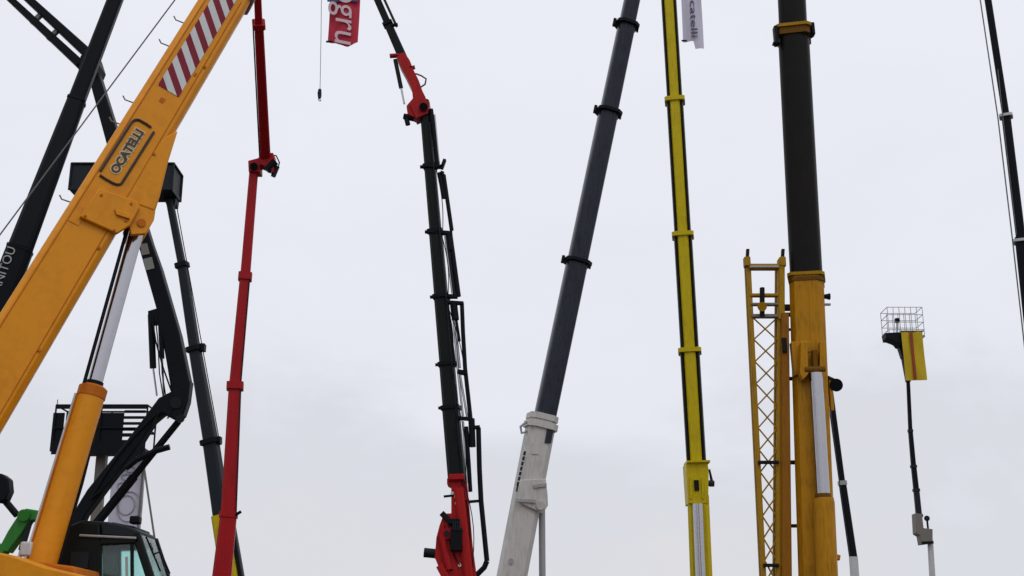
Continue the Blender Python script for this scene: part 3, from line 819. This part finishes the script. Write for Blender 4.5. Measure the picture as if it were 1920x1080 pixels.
def kx(y): return 796.5 + (y - 200) * (857 - 796.5) / (900 - 200)
lv = [905, 764, 683, 556, 434, 312, 190]
wds = [31, 28, 26, 24, 21, 19, 17]
for i in range(6):
    y0, y1 = lv[i], lv[i + 1]
    s_, A, B = section(kc, (kx(y0), y0, d), (kx(y1), y1, d), wds[i], wds[i] - 1, 'black_green', n0=n_, hm=1.15, ch=.2)
    if i < 5:
        collar(s_, A, B, .99, wds[i] + 4, 1.15, 7, 'black', n0=n_)
        part('collar_lug', MB().beam(P(kx(y1) - wds[i] * .5 - 8, y1 + 1, d - .1), P(kx(y1), y1 + 1, d - .1), px(5, A), .1), 'black', s_)
c0 = P(850, 560, d)
def kt(pts, r, m='black', name='extension_cylinder', par=None):
    return part(name, MB().tube([P(x, y, d - .12) for x, y in pts], px(r, c0), 10), m, par or kc)
kt([(808, 205), (820, 308)], 4.5, 'black'); kt([(815, 215), (824, 312)], 1.8, 'chrome', 'cylinder_rod')
kt([(832, 328), (847, 432)], 4); kt([(836, 434), (852, 552)], 3, 'steel_dark'); kt([(844, 438), (860, 556)], 4.5)
kt([(824, 324), (833, 372)], 4.5); kt([(834, 440), (848, 550)], 1.8, 'chrome', 'cylinder_rod')
kt([(838, 568), (852, 686)], 3.6); kt([(850, 566), (854, 600)], 7); kt([(852, 590), (862, 690)], 2.4, 'chrome', 'cylinder_rod')
kt([(855, 600), (861, 640)], 3.2); kt([(866, 568), (868, 620), (872, 690), (884, 800)], 4.0)
kt([(848, 572), (858, 690), (868, 780)], 2.2, 'chrome', 'cylinder_rod')
kt([(862, 700), (876, 782)], 2.2, 'chrome', 'cylinder_rod')
kt([(868, 790), (876, 905)], 2.2, 'chrome', 'cylinder_rod'); kt([(884, 785), (886, 838)], 6); kt([(874, 800), (879, 870), (882, 922)], 3.8)
kt([(897, 802), (899, 880), (902, 940), (913, 1052)], 4.6, 'black', 'guard_tube')
kt([(913, 1052), (908, 1064), (892, 1080), (880, 1092)], 4.8, 'black', 'guard_tube')
for a_, b_, w_ in (((792, 312), (830, 313), 6), ((828, 316), (834, 300), 6), ((800, 434), (848, 438), 7), ((842, 440), (846, 470), 7), ((824, 556), (858, 556), 7), ((838, 567), (869, 569), 6), ((858, 697), (876, 700), 8), ((858, 784), (886, 786), 6), ((882, 802), (900, 801), 6), ((878, 941), (902, 939), 4), ((826, 324), (832, 326), 6)):
    part('cylinder_bracket', MB().beam(P(*a_, d - .12), P(*b_, d - .12), px(w_, c0), .16, ch=.1), 'black', kc)
part('hydraulic_hose', MB().tube([P(kx(880) + 10, 880, d - .25), P(kx(560) + 9, 560, d - .24), P(kx(230) + 6, 230, d - .2)], .016, 6), 'steel_dark', kc)
def sag(pts, r, dd, n=8, drop=6, m_='black', name='hydraulic_hose'):
    (x0, y0), (x1, y1) = pts
    q = [P(x0 + (x1 - x0) * k / n + drop * math.sin(math.pi * k / n), y0 + (y1 - y0) * k / n, dd) for k in range(n + 1)]
    return part(name, MB().tube(q, r, 6), m_, kc)
for k, (a_, b_, dr) in enumerate((((866, 905), (880, 1040), 7), ((869, 900), (884, 1075), 11), ((852, 800), (864, 905), 4), ((862, 770), (872, 905), 6), ((846, 690), (856, 790), 5), ((836, 560), (848, 690), 7), ((828, 440), (840, 556), 6), ((818, 318), (830, 436), 5), ((808, 215), (818, 315), 4), ((842, 980), (862, 1060), -8), ((834, 985), (848, 1070), -6), ((838, 570), (872, 700), 5))):
    sag((a_, b_), .011, d - .27 - .01 * (k % 3), drop=dr)
part('arm_cover', MB().beam(P(860, 915, d - .25), P(882, 1110, d - .25), px(17, c0), .14, ch=.25), 'red_bright', base)
part('arm_shoulder', MB().beam(P(842, 896, d - .24), P(870, 895, d - .24), px(12, c0), .2, ch=.2), 'red', base)
part('swing_link', MB().beam(P(826, 1000, d - .33), P(842, 1068, d - .33), px(11, c0), .1, ch=.3), 'red', br)
for y in (930, 975, 1030):
    part('stiffener_rib', MB().beam(P(864, y - 28, d - .23), P(868, y + 8, d - .23), px(4, c0), .05), 'red', base)
part('arm_edge', MB().beam(P(874, 905, d - .22), P(890, 1090, d - .22), px(4, c0), .06), 'red', base)
part('pivot_boss', MB().tube([P(838, 1000, d - .36), P(838, 1000, d - .2)], px(10, c0), 16), 'red', br)
part('pivot_pin', MB().tube([P(838, 1000, d - .39), P(838, 1000, d - .2)], px(5, c0), 12), 'steel_dark', br)
for k in range(4):
    c_ = P(850 + k * 4, 994, d - .44); part('valve_spool', MB().tube([c_, c_ + Vector((0, 0, .18))], .018, 8), 'steel_dark', br)
part('decal', MB().box(P(858, 925, d - .225), (px(12, c0), .01, px(16, c0))), 'stripe_white', base)
# red jib joint
jb = part('jib_arm', MB().slab([P(x, y, d - .16) for x, y in ((742, 102), (758, 98), (768, 112), (776, 132), (785, 150), (792, 170), (798, 182), (802, 200), (797, 216), (782, 222), (764, 214), (762, 198), (774, 184), (772, 165), (760, 140), (750, 122))], (0, .32, 0)), 'red_bright', kc, bevel=.012)
part('joint_cover', MB().slab([P(x, y, d - .2) for x, y in ((768, 196), (790, 182), (806, 192), (802, 212), (780, 222))], (0, .4, 0)), 'red', jb, bevel=.01)
part('joint_pin', MB().tube([P(794, 200, d - .3), P(794, 200, d + .3)], px(8, c0), 14), 'black', jb)
part('jib_cylinder', MB().tube([P(741, 112, d - .1), P(752, 165, d - .1)], px(4.2, c0), 10), 'black_green', jb)
part('cylinder_rod', MB().tube([P(752, 165, d - .1), P(758, 195, d - .1)], px(2, c0), 8), 'chrome', jb)
part('jib_lug', MB().beam(P(731, 105, d - .1), P(748, 104, d - .1), px(6, c0), .15), 'red', jb)
part('hose_loop', MB().tube([P(779, 138, d - .1), P(790, 142, d - .1), P(799, 148, d - .1), P(797, 158, d - .1), P(788, 164, d - .1)], px(1.6, c0), 8), 'black_green', jb)
part('joint_motor', MB().tube([P(757, 218, d - .05), P(775, 222, d - .05)], px(6, c0), 12), 'black', jb)
part('joint_motor', MB().tube([P(762, 222, d - .05), P(765, 234, d - .05)], px(5, c0), 12), 'black', jb)
part('joint_lug', MB().beam(P(768, 128, d - .1), P(778, 126, d - .1), px(6, c0), .12), 'red', jb)
s_, A, B = section(kc, (757, 112, d), (727, 44, d), 17, 15, 'black_green', n0=n_)
collar(s_, A, B, .98, 19, 1.1, 6, 'black', n0=n_)
s_, A, B = section(kc, (728, 46, d), (664, -100, d), 13, 12, 'black_green', n0=n_)
s_, A, B = section(kc, (664, -100, d), (600, -246, d), 11, 10, 'black_green', n0=n_)
part('extension_cylinder', MB().tube([P(744, 50, d - .1), P(722, 2, d - .1), P(690, -70, d - .1)], px(2.6, c0), 8), 'steel_dark', kc)
part('cylinder_bracket', MB().beam(P(733, 48, d - .1), P(746, 46, d - .1), px(5, c0), .1), 'black', kc)
part('hoist_rope', MB().tube([P(605, -240, d), P(602, 60, d), P(600, 172, d)], .008, 6), 'wire', kc)
hk = part('hook_block', MB().slab([P(x, y, d - .05) for x, y in ((597, 166), (602, 166), (602, 178), (600, 183), (596, 183), (595, 174))], (0, .1, 0)), 'steel_dark', kc, bevel=.01)
part('hook', MB().tube([P(598, 182, d), P(597, 187, d), P(600, 190, d), P(602, 187, d)], .012, 6), 'steel_dark', hk)
carrier(kc, f.x, f.y, 'red_bright', f, ylen=8.5, back=7.0, cabm='red_bright', boomw=.5)

# red flag hung from the jib
def banner(name, label, x0, y0, x1, y1, dd, m, txt, tm, hang, bottom, tsize, torigin, amp=.05, tb_=0.0, ph=0.0, tsx=1.0, shear=0.0):
    top = P((x0 + x1) / 2, y0, dd)
    r_ = thing(name, label, 'flag', top)
    cl, a, L, H = cloth(r_, x0, y0, x1, y1, dd, m, amp=amp, bottom=bottom, nu=12, nv=40, ph=ph)
    if txt:
        o_ = P(*torigin, dd)
        lettering(txt, tm, cl, o_, (0, 0, -1), (1, 0, 0), px(tsize, o_), depth=.01, offset=amp * 1.5 + .01, bold=tb_, align='RIGHT', sx=tsx, shear=shear)
    part('flag_bar', MB().tube([(a.x - .04, dd, a.z + H), (a.x + L + .04, dd, a.z + H)], .02, 8), 'wire', r_)
    part('flag_cord', MB().tube([(a.x + .02, dd, a.z + H), P(*hang, dd), (a.x + L - .02, dd, a.z + H)], .007, 6), 'wire', r_)
    part('weight_bar', MB().box((a.x + .04, dd, a.z + .02 + H * bottom(0)), (.16, .03, .04)), 'black', r_)
    return r_, cl, a, L, H
dk = d + .0
rf, cl, a, L, H = banner('red_flag', 'red hanging flag with white script lettering beside a dangling hook', 614, -150, 671, 88, dk - .1, 'cloth_red', 'autogru', 'letter_white', (642, -165), lambda u: .035 if u < .3 else .035 * max(0, abs(u - .65) * 2.4) , 66, (648, 85), amp=.04, shear=.22)
pz = P(640, 3, dk).z
fl, a2, L2, H2 = cloth(rf, 613.5, -148, 671.5, 3, dk - .155, 'cloth_purple', amp=.012, nu=6, nv=10, name='flag_band')

# ================================================================== GREY BOOM CRANE WITH WHITE BASE
d = 27.0 * K
f = P(934, 1215, d)
gc = thing('white_grey_crane', 'large crane leaning right with off white base boom and slate grey telescopic sections', 'crane', (f.x, f.y, 0))
n_ = yawn(16)
def gx_(y): return 1021 + (785 - y) * (1185 - 1021) / 785.0
sW, A, B = section(gc, (934, 1215, d), (1017, 782, d), 52, 50, 'offwhite', n0=n_, ch=.22)
cs = [(790, 490, 40, 39), (490, 209, 36.5, 35.5), (209, 46, 32.5, 31.5), (46, -190, 29, 28), (-190, -440, 25, 24)]
for i, (y0, y1, w0, w1) in enumerate(cs):
    s_, A_, B_ = section(gc, (gx_(y0), y0, d), (gx_(y1), y1, d), w0, w1, 'slate', n0=n_, prof=SUP)
    c1 = collar(s_, A_, B_, .992, w0 + 10, 1.0, 6, 'black', n0=n_, ch=.2)
    t = (B_ - A_).normalized(); nn = Vector(n_); nn = (nn - t * nn.dot(t)).normalized(); q = t.cross(nn)
    e_ = B_ - q * px(w0 * .5 + 8, B_)
    part('wear_pad', MB().beam(e_ - t * px(10, B_), e_ + t * px(2, B_), px(6, B_), .2), 'black', c1)
    e_ = B_ + q * px(w0 * .5 + 6, B_)
    part('wear_pad', MB().beam(e_ - t * px(6, B_), e_ + t * px(2, B_), px(4, B_), .2), 'black', c1)
    # welded seam ribs along the section
    for k in (-.16, .2):
        e0, e1 = A_ + nn * px(w0 * .5, A_) + q * px(w0 * k, A_), B_ + nn * px(w1 * .5, B_) + q * px(w1 * k, B_)
        part('seam_rib', MB().beam(e0, e1, px(3.2, A_), .02), 'slate', s_)
t = (B - A).normalized(); nn = Vector(n_); nn = (nn - t * nn.dot(t)).normalized(); q = t.cross(nn)
hd = part('boom_head', MB().beam(B - t * px(24, B), B - t * px(12, B), px(58, B), px(58, B), ch=.2, n0=n_), 'offwhite', sW)
part('boom_head', MB().beam(B - t * px(8, B), B + t * px(3, B), px(54, B), px(54, B), ch=.2, n0=n_), 'offwhite', sW)
part('recess_tone', MB().beam(B - t * px(13, B), B - t * px(7, B), px(46, B), px(51.5, B), ch=.2, n0=n_), 'grey_paint', sW)
def wq(x, y, lift=0.0):
    """point of the white boom's near face"""
    o = A + nn * (px(51, B) / 2 + lift)
    r = FWD * FPX + RT * (x - 960) + UP * (540 - y)
    return CAM + r * ((o - CAM).dot(nn) / r.dot(nn))
part('side_bracket', MB().tube([wq(988, 790, -.3), wq(976, 800, -.3), wq(978, 812, -.3), wq(992, 808, -.3)], px(2.4, B), 8), 'grey_paint', sW)
part('dark_panel', MB().slab([wq(x, y, .002) for x, y in ((1026, 802), (1038, 803), (1033, 832), (1021, 830))], nn * .02), 'slate', sW)
for k in range(7):
    y = 846 + k * 9.5; x = 982 - k * 2.05
    part('lettering', MB().slab([wq(x + a_, y + b_, .002) for a_, b_ in ((0, 0), (4.5, .5), (3, 8), (-1.5, 7.5))], nn * .004), 'slate', sW)
part('lettering', MB().slab([wq(x, y, .002) for x, y in ((969, 909), (975, 909), (973, 922), (967, 922))], nn * .004), 'letter_black', sW)
bk = part('cylinder_bracket', MB().slab([wq(x, y, -.02) for x, y in ((974, 900), (1022, 898), (1025, 925), (1026, 948), (1016, 964), (1004, 958), (966, 940))], nn * .09), 'offwhite', sW, bevel=.02)
part('bracket_rib', MB().slab([wq(x, y, .07) for x, y in ((967, 935), (1004, 937), (1004, 943), (966, 941))], nn * .05), 'grey_paint', bk)
part('bracket_rib', MB().slab([wq(x, y, .07) for x, y in ((1000, 909), (1024, 906), (1024, 912), (1000, 915))], nn * .05), 'grey_paint', bk)
part('bracket_pin', MB().tube([wq(1014, 948, .16), wq(1014, 948, -.9)], px(8, B), 14), 'offwhite', bk)
part('access_plug', MB().tube([wq(958, 1052, 0), wq(958, 1052, .03)], px(5, B), 12), 'grey_paint', sW)
part('weld_rib', MB().slab([wq(x, y, .001) for x, y in ((998, 830), (1012, 831), (1010, 852), (996, 851))], nn * .015), 'offwhite', sW)
r0, r1 = wq(1016, 955, -.45), wq(1018, 1240, -.45)
part('cylinder_rod', MB().tube([r0, r1], px(6.2, r0), 16), 'grey_paint', gc)
carrier(gc, f.x, f.y + .0, 'offwhite', f, ylen=10, back=1.6, cabm='offwhite', boomw=.9)
part('cylinder_barrel', MB().tube([r1 + Vector((0, 0, .5)), Vector((r1.x, r1.y, 1.45))], px(12, r1), 16), 'offwhite', gc)
# white flag from the tip
wf, cl, a, L, H = banner('white_flag', 'pale lilac hanging flag with dark vertical lettering beside the yellow boom', 1281, -190, 1319, 92, d - .1, 'cloth_white', 'Locatelli', 'letter_violet', (1290, -430), lambda u: .05 if u < .55 else 0.0, 18, (1301, 74), amp=.05, ph=1.0, tsx=1.9)

# ================================================================== YELLOW BOOM CRANE
d = 35.0 * K
f = P(1320, 1205, d)
yc = thing('yellow_crane', 'slender yellow boom with black edges standing between the grey boom and the lattice jib', 'crane', (f.x, f.y, 0))
n_ = yawn(-9)
def yx(y): return 1254 + y * (1306 - 1254) / 870.0
ys = [(880, 657, 36), (657, 440, 33.5), (440, 187, 30.5), (187, -80, 28), (-80, -360, 25)]
for i, (y0, y1, w_) in enumerate(ys):
    s_, A, B = section(yc, (yx(y0), y0, d), (yx(y1), y1, d), w_ * .60, w_ * .60, 'yellow', n0=n_, hm=1.5, ch=.12)
    t = (B - A).normalized(); nn = Vector(n_); nn = (nn - t * nn.dot(t)).normalized(); q = t.cross(nn)
    for s in (-1, 1):
        e0 = A + q * s * px(w_ * .405, A) - nn * .02; e1 = B + q * s * px(w_ * .405, B) - nn * .02
        part('edge_strip', MB().beam(e0, e1, px(w_ * .21, A), px(w_ * .8, A), ch=.25, n0=n_), 'brown_black', s_)
    if i < 4: collar(s_, A, B, .99, w_ + 7, .9, 8, 'yellow', n0=n_)
s_, A, B = section(yc, (1320, 1205, d), (1309, 930, d), 42, 40, 'yellow', n0=n_)
bk = part('boom_head', MB().slab([P(x, y, d - .42) for x, y in ((1286, 868), (1326, 866), (1329, 880), (1328, 944), (1318, 944), (1318, 950), (1300, 950), (1298, 944), (1291, 944), (1288, 900))], (0, .85, 0)), 'yellow', yc, bevel=.02)
part('recess_tone', MB().box(P(1306, 910, d - .44), (px(9, A), .06, px(20, A))), 'brown_black', bk)  # raised dark block, the hole's shade put into its colour
part('head_lip', MB().beam(P(1285, 869, d - .1), P(1328, 868, d - .1), px(5, A), .9), 'yellow', bk)
part('side_knob', MB().tube([P(1330, 880, d - .2), P(1334, 900, d - .2), P(1335, 912, d - .2)], [px(2, A), px(3, A), px(5, A)], 10), 'steel_dark', bk)
part('side_knob', MB().tube([P(1326, 906, d - .2), P(1339, 907, d - .2)], px(6, A), 12), 'steel_dark', bk)
for s in (-1, 1):
    part('head_rib', MB().beam(P(1306 + s * 11, 895, d - .44), P(1307 + s * 11, 935, d - .44), px(4, A), .06), 'yellow', bk)
part('cylinder_rod', MB().tube([P(1308, 945, d - .62), P(1317, 1160, d - .62)], px(9.5, A), 18), 'chrome', yc)
part('cylinder_barrel', MB().tube([P(1315, 1120, d - .62), P(1318, 1215, d - .62)], px(15, A), 18), 'yellow', yc)
carrier(yc, f.x, f.y, 'yellow', f, ylen=10, back=1.4, cabm='yellow', boomw=.9)

# ================================================================== BIG BROWN-BLACK AND MUSTARD CRANE
d = 28.0 * K
f = P(1538, 1215, d)
bc = thing('mustard_crane', 'massive upright crane boom, dark brown above and mustard below, with silver lifting cylinder', 'crane', (f.x, f.y, 0))
n_ = yawn(-15)
sb, A, B = section(bc, (1538, 1215, d), (1512, 520, d), 70, 62, 'mustard', n0=n_, ch=.16)
sm, A2, B2 = section(bc, (1512, 522, d), (1487.5, 60, d), 60, 57, 'brown_black', n0=n_, prof=SUP)
su, A3, B3 = section(bc, (1487.5, 62, d), (1470, -320, d), 52, 49, 'brown_black', n0=n_, prof=SUP)
c1 = collar(sm, A2, B2, 1.0, 68, 1.0, 6, 'ochre', n0=n_)
c1b = collar(sm, A2, B2, .982, 62, 1.0, 16, 'mustard_dark', n0=n_)
part('wear_pad', MB().beam(P(1453, 52, d - .3), P(1456, 84, d - .3), px(7, B2), .3), 'black', c1)
part('wear_pad', MB().beam(P(1522, 46, d - .3), P(1524, 66, d - .3), px(7, B2), .3), 'black', c1)
part('wear_pad', MB().beam(P(1449, 82, d - .3), P(1462, 82, d - .3), px(4, B2), .2), 'black', c1)
c2 = collar(sb, A, B, .998, 68, 1.0, 6, 'ochre', n0=n_)
collar(sb, A, B, .983, 64, 1.01, 7, 'mustard_dark', n0=n_)
fd = d - px(66, A) / 2
bk = part('cylinder_bracket', MB().slab([P(x, y, fd - .03) for x, y in ((1484, 640), (1548, 638), (1550, 700), (1536, 708), (1534, 660), (1508, 660), (1506, 700), (1490, 704))], (0, .3, 0)), 'mustard', bc, bevel=.02)
part('bracket_plate', MB().slab([P(x, y, fd - .30) for x, y in ((1502, 642), (1514, 640), (1516, 700), (1506, 712), (1500, 700))], (0, .3, 0)), 'mustard', bk, bevel=.01)
part('bracket_plate', MB().slab([P(x, y, fd - .30) for x, y in ((1538, 640), (1548, 640), (1550, 700), (1544, 712), (1537, 704))], (0, .3, 0)), 'mustard', bk, bevel=.01)
part('rod_eye', MB().tube([P(1508, 694, fd - .22), P(1546, 693, fd - .22)], px(8, A), 18), 'mustard_dark', bk)
part('rod_head', MB().beam(P(1526, 658, fd - .2), P(1530, 712, fd - .22), px(10, A), .2), 'mustard_dark', bk)
part('rib', MB().beam(P(1521, 530, fd - .01), P(1524, 640, fd - .01), px(9, A), .05), 'mustard', sb)
part('cylinder_rod', MB().tube([P(1530, 700, fd - .24), P(1544, 940, fd - .26)], px(13, A), 24), 'chrome', bc)
part('seal_ring', MB().tube([P(1543, 926, fd - .26), P(1543.5, 933, fd - .26)], px(15, A), 20), 'mustard_dark', bc)
cbb = part('cylinder_barrel', MB().tube([P(1544, 934, fd - .26), P(1545, 944, fd - .26), P(1556, 1200, fd - .3)], [px(19, A), px(20, A), px(20, A)], 24), 'mustard', bc)
part('side_lamp', MB().tube([P(1540, 556, d - .3), P(1556, 556, d - .3)], [px(3, A), px(7, A)], 10), 'black', sb)
part('side_lug', MB().beam(P(1542, 571, d - .2), P(1557, 571, d - .2), px(4, A), .1), 'grey_paint', sb)
part('side_lug', MB().beam(P(1556, 1042, d - .3), P(1574, 1046, d - .3), px(10, A), .2), 'mustard', cbb)
part('reel', MB().tube([P(1568, 722, d - .15), P(1568, 722, d + .15)], px(13, A), 18), 'black', bc)
part('reel_arm', MB().beam(P(1546, 706, d), P(1568, 716, d), px(7, A), .2), 'brown_black', bc)
part('reel_arm', MB().beam(P(1556, 712, d), P(1560, 770, d), px(7, A), .15), 'mustard', bc)
part('hose_bundle', MB().tube([P(1545, 720, d - .2), P(1552, 880, d - .2), P(1560, 1000, d - .2)], px(3, A), 8), 'brown_black', bc)
carrier(bc, f.x, f.y, 'mustard', f, ylen=11, back=2.0, cabm='mustard', boomw=1.1)

# lattice jib stowed beside it
lj = thing('lattice_jib', 'narrow mustard lattice jib with crossed bracing stowed upright beside the massive boom', 'jib', (P(1448, 1200, d).x, d, 0))
dj = d - .2
cj = P(1430, 800, dj)
def Lx(y): return 1403 + (y - 490) * (1432 - 1403) / 590.0
def Rx(y): return 1463 - (y - 490) * 3 / 590.0
DJ = .30                                     # depth of the lattice
for dd in (0, DJ):
    part('chord', MB().beam(P(Lx(1230), 1230, dj) + Vector((0, dd, 0)), P(Lx(492), 492, dj) + Vector((0, dd, 0)), px(8.5, cj), px(8, cj), ch=.2), 'ochre', lj)
    if dd == 0:
        part('chord', MB().beam(P(1458, 1230, dj) + Vector((0, dd, 0)), P(Rx(560), 560, dj) + Vector((0, dd, 0)), px(10, cj), px(9, cj), ch=.15), 'ochre', lj)
    else:
        part('chord', MB().beam(P(1458, 1230, dj) + Vector((0, dd, 0)), P(Rx(500), 500, dj) + Vector((0, dd, 0)), px(12, cj), px(10, cj), ch=.15), 'ochre', lj)
part('side_beam', MB().beam(P(1474, 1230, dj), P(1470, 590, dj), px(20, cj), .35, px(15, cj), .35, ch=.1), 'rust', lj)
part('head_post', MB().beam(P(1464, 600, dj), P(1464, 488, dj), px(13, cj), .25), 'ochre', lj)
for x in (1400, 1466):
    part('head_horn', MB().beam(P(x + 1, 500, dj), P(x, 484, dj), px(12, cj), .3), 'ochre', lj)
    part('head_horn', MB().beam(P(x + 1, 486, dj), P(x + 2, 468, dj), px(6, cj), .15), 'brown_black', lj)
part('head_bar', MB().beam(P(1403, 501, dj), P(1464, 501, dj), px(11, cj), .25), 'ochre', lj)
part('head_bar', MB().beam(P(1406, 500, dj - .14), P(1460, 500, dj - .14), px(4, cj), .05), 'grey_paint', lj)
for y, w_ in ((554, 6), (571, 5), (593, 7)):
    part('cross_bar', MB().beam(P(Lx(y), y, dj), P(Rx(y), y, dj), px(w_, cj), .2), 'ochre' if y < 560 else 'brace', lj)
part('guide_sheave', MB().beam(P(1429, 594, dj - .08), P(1429, 540, dj - .08), px(9, cj), .18, ch=.3), 'brown_black', lj)
part('guide_sheave', MB().tube([P(1429, 575, dj - .3), P(1429, 575, dj + .1)], px(9, cj), 14), 'ochre', lj)
yy = 596.0
yl = []
while yy < 1180:
    h_ = 41.5
    if abs(yy - 845) < 22: pass
    yl.append((yy, yy + h_)); yy += h_
for y0, y1 in yl:
    for dd in (0,):
        o2 = Vector((0, dd, 0))
        for k, (xa, xb) in enumerate(((Lx(y0) + 4, 1457), (1457, Lx(y0) + 4))):
            part('brace', MB().tube([P(xa, y0, dj) + o2 + Vector((0, .02 * k, 0)), P(xb, y1, dj) + o2 + Vector((0, .02 * k, 0))], px(1.5, cj), 6), 'ochre', lj)
for y in (867, 1060):
    part('cross_bar', MB().beam(P(Lx(y), y, dj - .1), P(1460, y, dj - .1), px(6, cj), .12), 'brown_black', lj)
part('latch_box', MB().box(P(1470, 648, dj - .15), (px(9, cj), .2, px(28, cj))), 'brown_black', lj, bevel=.01)
for y, w_ in ((577, 12), (590, 7), (618, 4), (710, 6), (867, 7), (986, 6)):
    part('boom_tie', MB().beam(P(1460, y, dj + .15), P(1494, y, dj + .15), px(w_, cj), .15), 'brown_black', lj)
fz = Vector((P(1448, 1230, dj).x, dj + .3, 0))
part('foot_frame', MB().beam(fz, Vector((fz.x, fz.y, P(0, 1225, dj).z)), .9, .8), 'ochre', lj)

# ================================================================== FAR DARK MAST BEHIND THE BIG CRANE
d = 46.0 * K
f = P(1613, 1225, d)
fm = thing('far_mast', 'thin black telescopic mast slanting out from behind the massive mustard crane', 'mast', (f.x, f.y, 0))
c = P(1580, 900, d)
s_, A, B = section(fm, (1579, 905, d), (1557, 735, d), 10, 9, 'black', n0=yawn(5))
s_, A, B = section(fm, (1600, 1046, d), (1579, 903, d), 13, 12, 'black', n0=yawn(5))
collar(s_, A, B, .98, 15, 1.0, 8, 'grey_paint')
s_, A, B = section(fm, (1613, 1225, d), (1600, 1044, d), 15, 14, 'pale_grey', n0=yawn(5))
part('hydraulic_pipe', MB().tube([P(1551, 740, d - .2), P(1592, 1040, d - .2)], .016, 6), 'black', fm)
part('base', MB().slab([(f.x - 1.2, d - 1, .3), (f.x + 1.2, d - 1, .3), (f.x + 1.0, d - 1, f.z), (f.x - 1.0, d - 1, f.z)], (0, 3, 0)), 'pale_grey', fm, bevel=.05)
for sx_ in (-1.15, 1.15):
    for sy in (-.6, 1.6): wheel(fm, (f.x + sx_, d + sy, .45), .45, .3)

# ================================================================== FAR PLATFORM WITH YELLOW BANNER
d = 42.0 * K
f = P(1757, 1235, d)
fp = thing('far_platform_lift', 'thin black lift boom holding a small wire basket high at the right', 'boom lift', (f.x, f.y, 0))
bs, a, L, H = basket(fp, 1668, 576, 1734, 632, d - .6, 1.0, 'cage', rails=4, posts=7, tr=.014)
part('basket_floor', MB().slab([P(x, y, d - .65) for x, y in ((1660, 624), (1700, 622), (1700, 638), (1690, 646), (1678, 640), (1662, 634))], (0, .6, 0)), 'black', bs, bevel=.02)
part('control_box', MB().box(P(1682, 601, d - .45), (px(8, f), .18, px(9, f))), 'black', bs, bevel=.02)
part('control_post', MB().tube([P(1682, 605, d - .45), P(1682, 625, d - .45)], .03, 8), 'wire', bs)
part('rotator', MB().slab([P(x, y, d - .1) for x, y in ((1676, 640), (1697, 640), (1697, 652), (1684, 650))], (0, .4, 0)), 'black', fp, bevel=.02)
part('fly_jib', MB().beam(P(1703, 716, d), P(1690, 648, d), px(9, f), .25), 'steel_dark', fp)
part('jib_bracket', MB().slab([P(x, y, d - .2) for x, y in ((1686, 652), (1698, 652), (1700, 676), (1692, 670))], (0, .3, 0)), 'steel_dark', fp)
bm = [((1707, 810), (1702, 700), 8, 7), ((1713, 876), (1707, 808), 10, 9), ((1718, 920), (1713, 874), 11, 10.5), ((1723, 968), (1718, 918), 12, 11.5)]
for i, (a_, b_, w0, w1) in enumerate(bm):
    s_, A, B = section(fp, (*a_, d), (*b_, d), w0 * .85, w1 * .85, 'black' if i < 3 else 'steel_dark')
    collar(s_, A, B, .02, w0 + 1, 1.0, 5, 'steel_dark')
el = part('elbow', MB().slab([P(x, y, d - .25) for x, y in ((1716, 962), (1729, 964), (1732, 990), (1749, 992), (1749, 1018), (1728, 1021), (1725, 1004), (1718, 1000))], (0, .5, 0)), 'brace', fp, bevel=.02)
part('elbow_pin', MB().tube([P(1738, 972, d - .3), P(1738, 972, d + .3)], px(5.5, f), 12), 'steel_dark', el)
part('elbow_link', MB().tube([P(1738, 972, d - .2), P(1742, 1010, d - .2)], px(2, f), 8), 'steel_dark', el)
part('elbow_link', MB().beam(P(1728, 1018, d - .28), P(1750, 1017, d - .28), px(5, f), .1), 'black', el)
part('lower_boom', MB().beam(P(1757, 1235, d), P(1744, 1012, d), px(11, f), .25, px(9, f), .22), 'pale_grey', fp)
part('base', MB().slab([(f.x - 1.2, d - 1, .3), (f.x + 1.2, d - 1, .3), (f.x + 1.0, d - 1, f.z), (f.x - 1.0, d - 1, f.z)], (0, 3, 0)), 'pale_grey', fp, bevel=.05)
for sx_ in (-1.15, 1.15):
    for sy in (-.6, 1.6): wheel(fp, (f.x + sx_, d + sy, .45), .45, .3)
yb = thing('yellow_banner', 'yellow banner with a red vertical strip hanging from the small wire basket', 'banner', P(1717, 622, d - .75))
cl, a, L, H = cloth(yb, 1698, 621, 1738, 713, d - .75, 'cloth_yellow', amp=.03)
fl, a2, L2, H2 = cloth(yb, 1713, 624, 1719, 711, d - .80, 'banner_rust', amp=.012, name='banner_strip', nu=4, nv=16)
part('hanging_bar', MB().tube([(a.x - .05, d - .75, a.z + H), (a.x + L + .05, d - .75, a.z + H)], .03, 8), 'wire', yb)

# ================================================================== RIGHT EDGE BLACK BOOM
d = 36.0 * K
f = P(1996, 1200, d)
rb = thing('right_black_crane', 'thin black boom with pale grey collars and a parallel rope at the right edge', 'crane', (f.x, f.y, 0))
pts = [((1996, 1200), (1914, 446), 26, 21), ((1914, 446), (1886, 216), 17, 16), ((1886, 216), (1851, -10), 13, 12.5), ((1851, -10), (1818, -230), 10, 10)]
n_ = yawn(-24)
for i, (a_, b_, w0, w1) in enumerate(pts):
    s_, A, B = section(rb, (*a_, d), (*b_, d), w0, w1, 'black', n0=n_)
    if i < 2: collar(s_, A, B, .99, w1 + 8, 1.0, 5, 'pale_grey', n0=n_)
part('hoist_rope', MB().tube([P(1808, -200, d - .3), P(1871, 220, d - .3), P(1898, 446, d - .3), P(1982, 1190, d - .3)], .025, 6), 'wire', rb)
part('hydraulic_pipe', MB().tube([P(1871, 130, d - .2), P(1880, 216, d - .2), P(1906, 440, d - .2)], .018, 6), 'wire', rb)
carrier(rb, f.x, f.y, 'steel_dark', f, ylen=9, back=2, cabm='steel_dark', boomw=.6)
